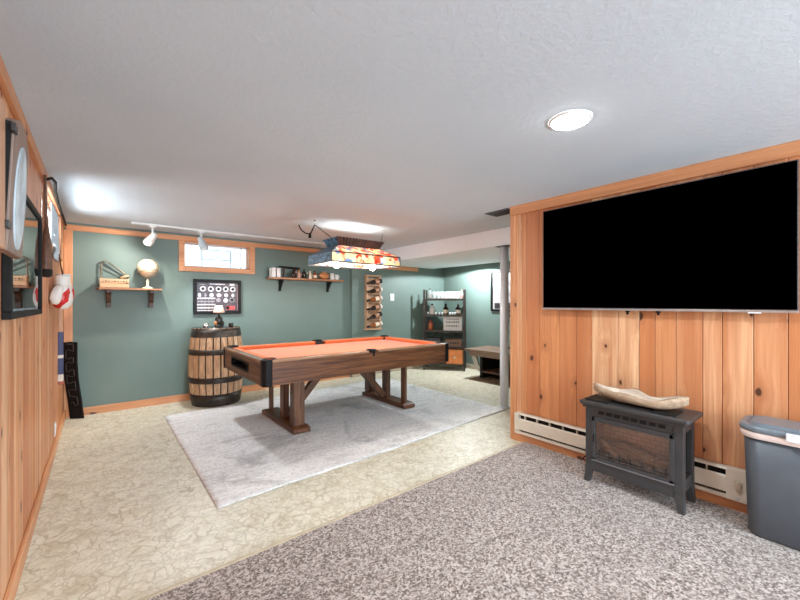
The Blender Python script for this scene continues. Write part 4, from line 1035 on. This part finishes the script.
for p_ in ((y0_, y1_, z0_, z0_ + .022), (y0_, y1_, z1_ - .03, z1_), (y0_, y0_ + .024, z0_, z1_), (y1_ - .024, y1_, z0_, z1_)): mb.box(fx - .010, fx + .012, *p_)
dr = part(st, 'glass_door_frame', mb, M_stove, .004)
mb = MB(); mb.box(fx - .002, fx + .002, y0_ + .02, y1_ - .02, z0_ + .02, z1_ - .028); part(dr, 'glass', mb, M_stglass, top=st)
mb = MB(); mb.box(fx - .013, fx - .008, y1_ - .02, y1_ - .010, .30, .35); part(dr, 'latch', mb, M_blackm, top=st)
t = NT('firebox_brick'); t.set(Roughness=.8); c = t.coord()
bk = t.n('ShaderNodeTexBrick'); sp_ = t.n('ShaderNodeSeparateXYZ'); t.l(c, sp_.inputs[0]); cb_ = t.n('ShaderNodeCombineXYZ'); t.l(sp_.outputs[1], cb_.inputs[0]); t.l(sp_.outputs[2], cb_.inputs[1]); t.l(cb_.outputs[0], bk.inputs['Vector'])
bk.inputs['Scale'].default_value = 9; bk.inputs['Color1'].default_value = (.90, .72, .60, 1); bk.inputs['Color2'].default_value = (.82, .64, .53, 1); bk.inputs['Mortar'].default_value = (.55, .46, .40, 1)
t.color(bk.outputs[0]); M_brick = t.m
mb = MB(); mb.box(bx - .05, bx - .04, sy0 + .03, sy1 - .03, .17, .50); part(st, 'firebox_back', mb, M_brick)
mb = MB(); mb.box(fx + .03, bx - .05, sy0 + .03, sy1 - .03, .165, .18); part(st, 'firebox_floor', mb, plain('ash_bed', (.34, .27, .23), .9, var=.6, nscale=60, bump=.6))
mb = MB(); mb.box(fx + .012, bx - .04, sy0 + .03, sy1 - .03, .49, .50); mb.box(fx + .03, bx - .04, sy1 - .045, sy1 - .035, .17, .5); part(st, 'firebox_lining', mb, M_brick)
M_log = wood('charred_log', 'Y', [(.88, .70, .53)], (.30, .20, .14), .8, 50, 6, fine=.6, tint=1.4, bump=.8)
def log(p, q, r):
    mb = MB(); P_, Q_ = Vector(p), Vector(q); pts = [P_ + (Q_ - P_) * i / 6 + Vector((0, 0, .006 * math.sin(i * 1.9))) for i in range(7)]
    mb.tube(pts, [r * (.8 + .25 * abs(math.sin(i * 2.3 + r * 99))) for i in range(7)], 10); part(st, 'log', mb, M_log)
log((2.78, .74, .225), (2.76, 1.0, .235), .030); log((2.75, .95, .22), (2.79, 1.15, .25), .032); log((2.71, .80, .265), (2.79, 1.06, .285), .022); log((2.72, .72, .27), (2.80, .86, .215), .018); log((2.70, 1.02, .21), (2.74, 1.14, .30), .018)
mb = MB(); R = random.Random(8)
for k in range(26): mb.ball((R.uniform(2.70, 2.80), R.uniform(.72, 1.15), .185 + R.uniform(0, .012)), R.uniform(.010, .02), n=7, m=5)
part(st, 'embers', mb, plain('grey_embers', (.55, .46, .40), .9, var=.5))
mb = MB(); mb.bar((2.695, .72, .20), (2.695, 1.15, .20), .008, .008)
for k in range(7): mb.bar((2.695, .74 + .065 * k, .18), (2.695, .74 + .065 * k, .235), .006, .006, (1, 0, 0))
part(st, 'grate', mb, M_iron)
# side frames with open panels
for y in (sy0 + .004, sy1 - .020):
    mb = MB(); mb.box(fx + .04, bx - .04, y, y + .016, .475, .530); mb.box(fx + .04, bx - .04, y, y + .016, .125, .20); part(st, 'side_rail', mb, M_stove, .002)
mb = MB(); mb.box(fx + .04, bx - .04, sy0 + .028, sy0 + .032, .19, .48); part(st, 'side_panel', mb, M_blackm)
mb = MB(); mb.box(bx - .04, bx - .03, sy0 + .03, sy1 - .03, .12, .53); part(st, 'back_panel', mb, M_stove)
mb = MB(); pts = [(bx - .02, 1.19, .16), (bx + .01, 1.25, .16), (2.90, 1.32, .14), (2.905, 1.45, .13), (2.905, 1.62, .125)]; 
mb = MB(); mb.tube([(fx + .005, sy1 + .002, .150), (fx - .004, sy1 + .02, .152), (2.70, 1.235, .15), (2.82, 1.25, .13), (2.90, 1.25, .10)], .004, 6); part(st, 'power_cord', mb, M_blackm)
# stand and driftwood bowl on top
bs_ = thing('bowl_stand', 'flat black stand under the driftwood bowl', 'stand', (2.73, .93, .578))
for y0_, y1_ in ((.68, .80), (1.055, 1.20)):
    mb = MB(); mb.box(2.635, 2.80, y0_, y1_, .578, .588); part(bs_, 'plate', mb, M_blackm, .003)
mb = MB(); mb.box(2.70, 2.73, .80, 1.055, .578, .586); part(bs_, 'cross_bar', mb, M_blackm, .002)
# bowl: hull-like outline with wavy rim
mb = MB(); nu, nv = 40, 14; vs = []
def bowl_pt(u, a, inner):
    y = .94 + .275 * math.cos(u); half = .078 * (abs(math.sin(u)) ** .65) * (1 + .10 * math.sin(3 * y * 9))
    return y, half
NYb = 28
outer = []; inner_ = []
for i in range(NYb + 1):
    s_ = -1 + 2 * i / NYb; y = .905 + .268 * s_; hwid = .094 * max(.10, 1 - abs(s_) ** 2.4) * (1 + .12 * math.sin(s_ * 7)); rim = .652 + .012 * math.sin(s_ * 6 + .5) + .022 * s_ * s_ + (.012 if s_ > .5 else 0); bot = .5895 + .052 * abs(s_) ** 4
    ro = []; ri = []
    for k in range(13):
        a = PI * k / 12; x = 2.725 - hwid * math.cos(a) + .012 * math.sin(s_ * 4); zz = rim - (rim - bot) * (math.sin(a) ** .7); ro.append((x, y, zz + (.006 * math.sin(s_ * 11) if k in (0, 12) else 0)))
        x2 = 2.725 - hwid * .8 * math.cos(a) + .012 * math.sin(s_ * 4); z2 = rim + .001 - (rim - bot - .022) * (math.sin(a) ** .9); ri.append((x2, .905 + .255 * s_, z2))
    outer.append(ro); inner_.append(ri)
vs = [p for r in outer for p in r] + [p for r in inner_ for p in r]; o_ = (NYb + 1) * 13
fs = []
for i in range(NYb):
    for k in range(12):
        fs.append((i * 13 + k, i * 13 + k + 1, (i + 1) * 13 + k + 1, (i + 1) * 13 + k)); fs.append((o_ + i * 13 + k, o_ + (i + 1) * 13 + k, o_ + (i + 1) * 13 + k + 1, o_ + i * 13 + k + 1))
    for k in (0, 12): fs.append((i * 13 + k, (i + 1) * 13 + k, o_ + (i + 1) * 13 + k, o_ + i * 13 + k))
for i in (0, NYb):
    for k in range(12): fs.append((i * 13 + k, i * 13 + k + 1, o_ + i * 13 + k + 1, o_ + i * 13 + k))
mb.add(vs, fs, 0, .5, True); mb.mi = [1 if (max(f) >= o_ and min(f) >= o_) else 0 for f in fs]
solo('driftwood_bowl', mb, [M_drift, wood('pale_bowl_inside', 'Y', [(.80, .66, .52)], (.36, .27, .20), .5, 40, 5, fine=.6, tint=1.2)], 'long pale driftwood bowl on top of the charcoal stove', 'bowl')

# ------------------------------------------------------------------ rubbish bin
bn = thing('waste_bin', 'slate grey waste bin with liner and lid at the right edge', 'bin', (2.77, .17, .014))
def loft(mb, rings, cap0=True, cap1=True, mi=0, smooth=True):
    n = len(rings[0]); vs = [p for r in rings for p in r]; fs = []
    for i in range(len(rings) - 1):
        for k in range(n): fs.append((i * n + k, i * n + (k + 1) % n, (i + 1) * n + (k + 1) % n, (i + 1) * n + k))
    mb.add(vs, fs, mi, .5, smooth)
    o = len(mb.v) - len(vs)
    for c_, i in ((cap0, 0), (cap1, len(rings) - 1)):
        if c_: mb.f.append(tuple(o + i * n + k for k in range(n))); mb.mi.append(mi); mb.r.append(.5); mb.sm.append(False)
def ring3(x0, x1, y0, y1, r, z): return [(a, b, z) for a, b in rrect(x0, x1, y0, y1, r, 8)]
by0, by1 = -.09, .392
mb = MB(); loft(mb, [ring3(2.712, 2.875, by0 + .03, by1 - .022, .05, .014), ring3(2.700, 2.885, by0 + .022, by1 - .012, .06, .03), ring3(2.655, 2.905, by0, by1, .075, .565)]); part(bn, 'body', mb, M_bin)
mb = MB(); loft(mb, [ring3(2.648, 2.912, by0 - .006, by1 + .006, .075, .545), ring3(2.638, 2.918, by0 - .014, by1 + .014, .08, .562), ring3(2.642, 2.916, by0 - .012, by1 + .012, .08, .582)], False, False); part(bn, 'liner', mb, M_bag)
mb = MB(); loft(mb, [ring3(2.640, 2.918, by0 - .012, by1 + .012, .085, .578), ring3(2.632, 2.924, by0 - .018, by1 + .018, .09, .588), ring3(2.632, 2.924, by0 - .018, by1 + .018, .09, .602), ring3(2.640, 2.918, by0 - .012, by1 + .012, .085, .612), ring3(2.662, 2.898, by0 + .008, by1 - .010, .07, .612), ring3(2.668, 2.892, by0 + .014, by1 - .016, .065, .600), ring3(2.674, 2.886, by0 + .02, by1 - .022, .06, .600), ring3(2.682, 2.88, by0 + .028, by1 - .03, .055, .622)]); part(bn, 'lid', mb, M_lid)
mb = MB(); mb.box(2.622, 2.650, .085, .225, .568, .608); part(bn, 'handle_clip', mb, M_clip, .005)

# ------------------------------------------------------------------ ceiling light and vent
cl = thing('ceiling_light', 'round white recessed light in the ceiling', 'ceiling light', (1.772, .879, H - .02))
M = Matrix.Translation((1.772, .879, 0))
mb = MB(); mb.lathe([(.098, H - .0005), (.097, H - .007), (.086, H - .010), (.082, H - .006), (.082, H - .0006)], 36, M, cap=False); part(cl, 'trim_ring', mb, M_white)
mb = MB(); mb.lathe([(1e-4, H - .026), (.03, H - .025), (.06, H - .021), (.078, H - .014), (.082, H - .008), (.082, H - .002)], 36, M, cap=False); part(cl, 'diffuser', mb, M_led)
vt = thing('ceiling_vent', 'small dark grille in the ceiling beside the pine wall end', 'vent', (3.06, 2.2, H - .012))
mb = MB(); 
for p_ in ((2.96, 3.15, 2.06, 2.075), (2.96, 3.15, 2.305, 2.32), (2.96, 2.975, 2.075, 2.305), (3.135, 3.15, 2.075, 2.305)): mb.box(*p_, H - .010, H - .0005)
part(vt, 'frame', mb, M_vent, .002)
mb = MB(); mb.box(2.975, 3.135, 2.075, 2.305, H - .003, H - .001); part(vt, 'backing', mb, M_blackm)
for k in range(7):
    mb = MB(); y = 2.09 + .031 * k; mb.box(2.975, 3.135, y, y + .012, H - .009, H - .003); part(vt, 'slat', mb, M_vent)

# ------------------------------------------------------------------ left wall objects
gf = thing('framed_picture', 'large black framed glazed picture on the left pine wall', 'framed picture', (XL, 2.58, 1.185))
gy0, gy1, gz0, gz1 = 2.075, 3.10, 1.185, 1.765
mb = MB(); frame_ring(mb, 'x', XL, gy0, gy1, gz0, gz1, .03, .001, .030); part(gf, 'frame', mb, M_blackm, .004)
mb = MB(); mb.box(XL + .008, XL + .012, gy0 + .03, gy1 - .03, gz0 + .03, gz1 - .03, 0)
part(gf, 'picture', mb, plain('blue_grey_picture', (.30, .38, .45), .4, var=.6, nscale=6))
mb = MB(); mb.box(XL + .018, XL + .021, gy0 + .04, gy1 - .04, gz0 + .04, gz1 - .04); part(gf, 'glass', mb, M_fglass)
# arched door of a dartboard cabinet, tipped slightly forward
dc = thing('dartboard_cabinet', 'wooden wall cabinet with arched door and pale oval at the left edge', 'cabinet', (XL, 1.5, 1.39))
Tt = Matrix.Translation((-.205, 0, 1.39)) @ Matrix.Rotation(math.radians(2.6), 4, 'Y')
mb = MB(); mb.box(-.083, 0, 1.02, 1.535, .012, .425, 0, .5, Matrix.Translation((-.205, 0, 1.39))); part(dc, 'cabinet_box', mb, M_cabw, .004)
arch = [(1.555, .012), (1.835, .012), (1.835, .365)] + [(1.695 + .14 * math.cos(a), .365 + .065 * math.sin(a)) for a in [PI * i / 12 for i in range(1, 12)]] + [(1.555, .365)]
mb = MB(); mb.prism(arch, -.026, 0, 'YZ', 0, .3, False, Tt); dd = part(dc, 'door', mb, wood('grey_brown_door', 'Z', [(.30, .20, .15)], (.13, .07, .05), .45), .004)
mb = MB(); ov = [(1.70 + .095 * math.cos(a), .195 + .165 * math.sin(a)) for a in [2 * PI * i / 32 for i in range(32)]]
mb.prism(ov, -.001, .004, 'YZ', 0, .5, False, Tt); part(dd, 'oval_panel', mb, plain('pale_blue_oval_print', (.50, .58, .62), .6, var=.35, nscale=9), top=dc)
mb = MB(); mb.box(-.05, -.006, 1.540, 1.552, .012, .385, 0, .5, Tt); part(dc, 'hinge_edge', mb, M_blackm)
for z in (.075, .355):
    mb = MB(); mb.box(-.006, .005, 1.522, 1.566, z, z + .022, 0, .5, Tt); part(dc, 'hinge', mb, M_steel, .002)
# hanging leather bag
BGX, BGY, BGZ = -.256, 3.28, 1.435
lb = thing('leather_bag', 'narrow brown leather bag hanging on the left wall past the framed picture', 'bag', (BGX, BGY, BGZ - .02))
M = Matrix.Translation((BGX, BGY, BGZ))
mb = MB(); mb.lathe([(.012, .02), (.022, .0), (.029, .03), (.028, .12), (.024, .20), (.015, .27), (.010, .31)], 16, M, sy=1.9); part(lb, 'pouch', mb, M_brown)
mb = MB(); mb.lathe([(.014, -.02), (.026, -.012), (.030, .015), (.0295, .03)], 16, M, sy=1.9); part(lb, 'dark_base', mb, M_blackm)
mb = MB(); mb.tube([(BGX, BGY, BGZ + .30), (BGX - .003, BGY, BGZ + .38), (-.262, BGY, 1.95), (-.264, BGY, 2.07)], [.010, .008, .007, .007], 8); part(lb, 'strap', mb, M_brown)
# cable looping over the left window
mb = MB(); mb.tube([(XL + .025, 3.36, 2.06), (XL + .05, 3.40, 2.085), (XL + .06, 3.52, 2.09), (XL + .045, 3.75, 2.08), (XL + .035, 4.2, 2.078), (XL + .03, 4.9, 2.075), (XL + .03, 5.2, 2.06)], .009, 8)
solo('black_cable', mb, M_blackm, 'black cable arching along the top of the left window', 'cable')
# pale cloth in the window
mb = MB(); vs = []; nx, nz = 24, 10
for j in range(nz + 1):
    for i in range(nx + 1):
        y = 3.62 + .62 * i / nx; z = 1.97 - (.30 - .09 * math.sin(i / nx * PI * 2.2)) * j / nz; vs.append((XL + .03 + .012 * math.sin(i * 1.3) * (j / nz), y, z))
mb.add(vs, [(j * (nx + 1) + i, j * (nx + 1) + i + 1, (j + 1) * (nx + 1) + i + 1, (j + 1) * (nx + 1) + i) for j in range(nz) for i in range(nx)], 0, .5, True)
o = solo('window_cloth', mb, M_sky, 'pale blue cloth hanging in the left window', 'cloth'); s_ = o.modifiers.new('t', 'SOLIDIFY'); s_.thickness = .004

# boxing gloves: a pair hanging from a string
def glove(name, gx_, gy_, gz_, rz, label):
    g_ = thing(name, label, 'boxing glove', (gx_, gy_, gz_), 'boxing gloves on the left wall', rz)
    mb = MB()   # mitt hangs fist-down
    prof = [(.0005, -.135), (.035, -.130), (.062, -.108), (.076, -.07), (.078, -.03), (.070, .01), (.058, .045), (.050, .065)]
    mb.lathe(prof, 24, None, sx=.82, sy=1.08, cap=False)
    ob = part(g_, 'mitt', mb, M_wleather, local=True)
    # red crescent under the thumb, rising towards the far side
    mb = MB(); vs = []; na, nb = 22, 10
    for i in range(na + 1):
        t_ = i / na; a = math.radians(-190 + 150 * t_)
        for j in range(nb + 1):
            z0_ = -.128 + .07 * max(0, t_ - .55) / .45; z1_ = -.075 + .115 * t_ ** 1.6
            if t_ > .93: z0_ = z0_ + (z1_ - z0_) * .5
            z = z0_ + (z1_ - z0_) * j / nb; r = prof[0][0]
            for (r0, zz0), (r1, zz1) in zip(prof, prof[1:]):
                if zz0 <= z <= zz1: r = r0 + (r1 - r0) * (z - zz0) / (zz1 - zz0)
            vs.append(((r + .003) * math.cos(a) * .82, (r + .003) * math.sin(a) * 1.08, z))
    mb.add(vs, [(i * (nb + 1) + j, (i + 1) * (nb + 1) + j, (i + 1) * (nb + 1) + j + 1, i * (nb + 1) + j + 1) for j in range(nb) for i in range(na)], 0, .5, True)
    part(g_, 'red_panel', mb, M_red, local=True, label='red leather panel')
    mb = MB(); mb.tube([(-.005, -.055, .045), (-.02, -.072, .02), (-.03, -.084, -.015), (-.036, -.086, -.05), (-.034, -.078, -.078), (-.03, -.066, -.092)], [.018, .030, .036, .036, .028, .012], 14); part(g_, 'thumb', mb, M_wleather, local=True)
    mb = MB(); mb.lathe([(.052, .055), (.056, .065), (.055, .12), (.050, .132), (.044, .132), (.042, .07)], 22, None, sx=.82, sy=1.0, cap=False); part(g_, 'cuff', mb, M_wleather, local=True)
    mb = MB(); mb.tube([(0, 0, .125), (-.01, .01, .20), (-.02, .02, .30)], .003, 6); part(g_, 'lace', mb, M_blackm, local=True)
    return g_
glove('boxing_glove', -.217, 3.95, 1.335, 0.0, 'red and white boxing glove hanging nearer on the left wall')
glove('boxing_glove', -.226, 4.20, 1.36, .6, 'red and white boxing glove hanging behind the nearer one')
mb = MB(); mb.tube([(-.235, 4.20, 1.60), (-.262, 4.18, 1.68), (-.27, 4.15, 1.64)], .007, 8); mb.box(XL, XL + .022, 4.09, 4.22, 1.615, 1.665)
solo('wall_hook', mb, M_ltbrown, 'brown wooden hook above the boxing gloves', 'hook', None, .004)
# sticks in the corner
sk = thing('goalie_stick', 'black curved goalie stick blade with pale scrawl leaning in the left corner', 'hockey stick', (-.14, 5.33, 0))
pts = []; R = random.Random(2)
spine = [(-.175, 5.33, .0), (-.195, 5.345, .20), (-.222, 5.36, .42), (-.232, 5.37, .62), (-.232, 5.375, .80), (-.232, 5.376, .83)]
mb = MB(); vs = []; n = 24
def sp_at(t_):
    f_ = t_ * (len(spine) - 1); i = min(int(f_), len(spine) - 2); return Vector(spine[i]).lerp(Vector(spine[i + 1]), f_ - i)
for i in range(n + 1):
    t_ = i / n; c_ = sp_at(t_); hw_ = .066 * (1 if t_ < .93 else math.sqrt(max(.05, 1 - ((t_ - .93) / .07) ** 2)))
    d_ = Vector((.86, -.5, 0)); q_ = Vector((.5, .86, 0))
    for a, b in ((-1, -1), (1, -1), (1, 1), (-1, 1)): vs.append(c_ + d_ * hw_ * a + q_ * .010 * b)
fs = [(i * 4 + k, i * 4 + (k + 1) % 4, (i + 1) * 4 + (k + 1) % 4, (i + 1) * 4 + k) for i in range(n) for k in range(4)] + [(0, 1, 2, 3), (n * 4 + 3, n * 4 + 2, n * 4 + 1, n * 4)]
mb.add(vs, fs, 0, .5); part(sk, 'blade', mb, M_black, .004)
mb = MB(); sc_p = []
for k in range(11):
    t_ = .16 + .07 * k; c_ = sp_at(t_) - Vector((.5, .86, 0)) * .0125; d_ = Vector((.86, -.5, 0)); up = Vector((0, 0, 1))
    p_ = [c_ - d_ * .035 + up * R.uniform(-.02, .02), c_ - d_ * .012 + up * R.uniform(-.02, .02), c_ + d_ * .012 + up * R.uniform(-.02, .02), c_ + d_ * .036 + up * R.uniform(-.01, .02)]
    sc_p += p_ if k % 2 == 0 else list(reversed(p_))
mb.tube(sc_p, .0042, 5)
part(sk, 'scrawl', mb, plain('grey_scrawl', (.05, .047, .047), .5))
s3 = thing('wrapped_stick', 'slim stick with navy and white bands on the left wall near the corner', 'stick', (-.272, 4.70, .49))
mb = MB(); mb.box(-.2885, -.255, 4.68, 4.72, .50, 1.40, 0, .4); part(s3, 'shaft', mb, M_cabw, .004)
for z0_, z1_, m_ in ((.52, .585, M_foilw), (.585, .735, M_blue), (.735, .765, M_foilw), (.765, .98, M_blue), (.49, .52, M_redlan)):
    mb = MB(); mb.box(-.2895, -.252, 4.678, 4.722, z0_, z1_); part(s3, 'band', mb, m_, .003)
# outlet low on the left wall
b = thing('wall_outlet', 'white outlet plate low on the left pine wall', 'outlet', (XL, 4.35, .11)); mb = MB(); mb.box(XL + .0005, XL + .007, 4.31, 4.39, .11, .22); part(b, 'cover_plate', mb, M_white, .002)
for z in (.135, .175): mb = MB(); mb.box(XL + .006, XL + .010, 4.335, 4.365, z, z + .025); part(b, 'socket', mb, M_clip)

# ------------------------------------------------------------------ lights
def light(name, ty, loc, energy, col=(1, 1, 1), size=.1, aim=None, **kw):
    L = bpy.data.lights.new(name, ty); L.energy = energy; L.color = col
    if ty == 'AREA':
        L.shape = kw.pop('shape', 'DISK'); L.size = size
        if 'size_y' in kw: L.size_y = kw.pop('size_y')
    elif ty != 'SUN': L.shadow_soft_size = size
    for k, v in kw.items(): setattr(L, k, v)
    o = bpy.data.objects.new(name, L); COL.objects.link(o); o.location = loc
    if aim is not None: o.rotation_euler = (Vector(aim) - Vector(loc)).to_track_quat('-Z', 'Y').to_euler()
    return o
light('ceiling_lamp_and_fill', 'AREA', (1.772, .879, H - .03), 10, (.80, .92, 1), .16, (1.772, .879, 0))
for k, (x, y) in enumerate(((.6, -.8), (2.2, -1.0))): light('ceiling_lamp_and_fill', 'AREA', (x, y, H - .01), 9, (.80, .92, 1), .5, (x, y, 0))  # added fill lamps on the unseen ceiling behind the camera
for bx_, by_ in BUL: light('billiard_bulb', 'POINT', (bx_, by_, 1.66), 16, (1, .96, .90), .14)
light('track_spot', 'SPOT', (.475 - .06, 4.94, H - .22), 18, (1, .95, .86), .02, (.16, YB, 1.36), spot_size=math.radians(145), spot_blend=.7)
light('track_spot', 'SPOT', (.99, 4.96, H - .25), 40, (.90, .95, 1), .03, (1.35, 4.6, .6), spot_size=math.radians(145), spot_blend=.6)
light('soffit_downlight', 'SPOT', (5.1, 4.35, ZS - .015), 88, (.88, .96, 1), .04, (5.1, 4.35, 0), spot_size=math.radians(168), spot_blend=.08)
light('rear_fill', 'AREA', ((XL + XR) / 2, YF - .05, 1.06), 100, (.67, .85, 1), 2.6, ((XL + XR) / 2, 0, 1.06), shape='RECTANGLE', size_y=1.8)  # added soft fill from the made-up opening behind the camera
light('window_daylight', 'AREA', (XL - .2, 4.1, 2.0), 34, (.88, .95, 1), 1.1, (1.5, 4.0, 1.85), shape='RECTANGLE', size_y=.3)
light('window_daylight', 'AREA', (1.26, YB + .75, 2.75), 34, (.85, .94, 1), .9, (1.26, YB - .4, 1.3), shape='RECTANGLE', size_y=.5)

wd = bpy.data.worlds.new('daylight'); SC.world = wd; wd.use_nodes = True
wd.node_tree.nodes['Background'].inputs[0].default_value = (.80, .91, 1, 1); wd.node_tree.nodes['Background'].inputs[1].default_value = 1.5

# ------------------------------------------------------------------ camera and view
cam = bpy.data.cameras.new('camera'); co_ = bpy.data.objects.new('camera', cam); COL.objects.link(co_)
co_.location = (0, 0, 1.25); co_.rotation_euler = (PI / 2, 0, -math.atan2(302, 372))
cam.sensor_width = 36; cam.lens = 36 * 372 / 800; cam.shift_y = 3 / 800; cam.clip_start = .02
SC.camera = co_
SC.view_settings.view_transform = 'Standard'; SC.view_settings.look = 'None'; SC.view_settings.gamma = 1; SC.view_settings.use_curve_mapping = False
SC.view_settings.exposure = .88
SC.cycles.max_bounces = 10; SC.cycles.diffuse_bounces = 6; SC.cycles.transparent_max_bounces = 12
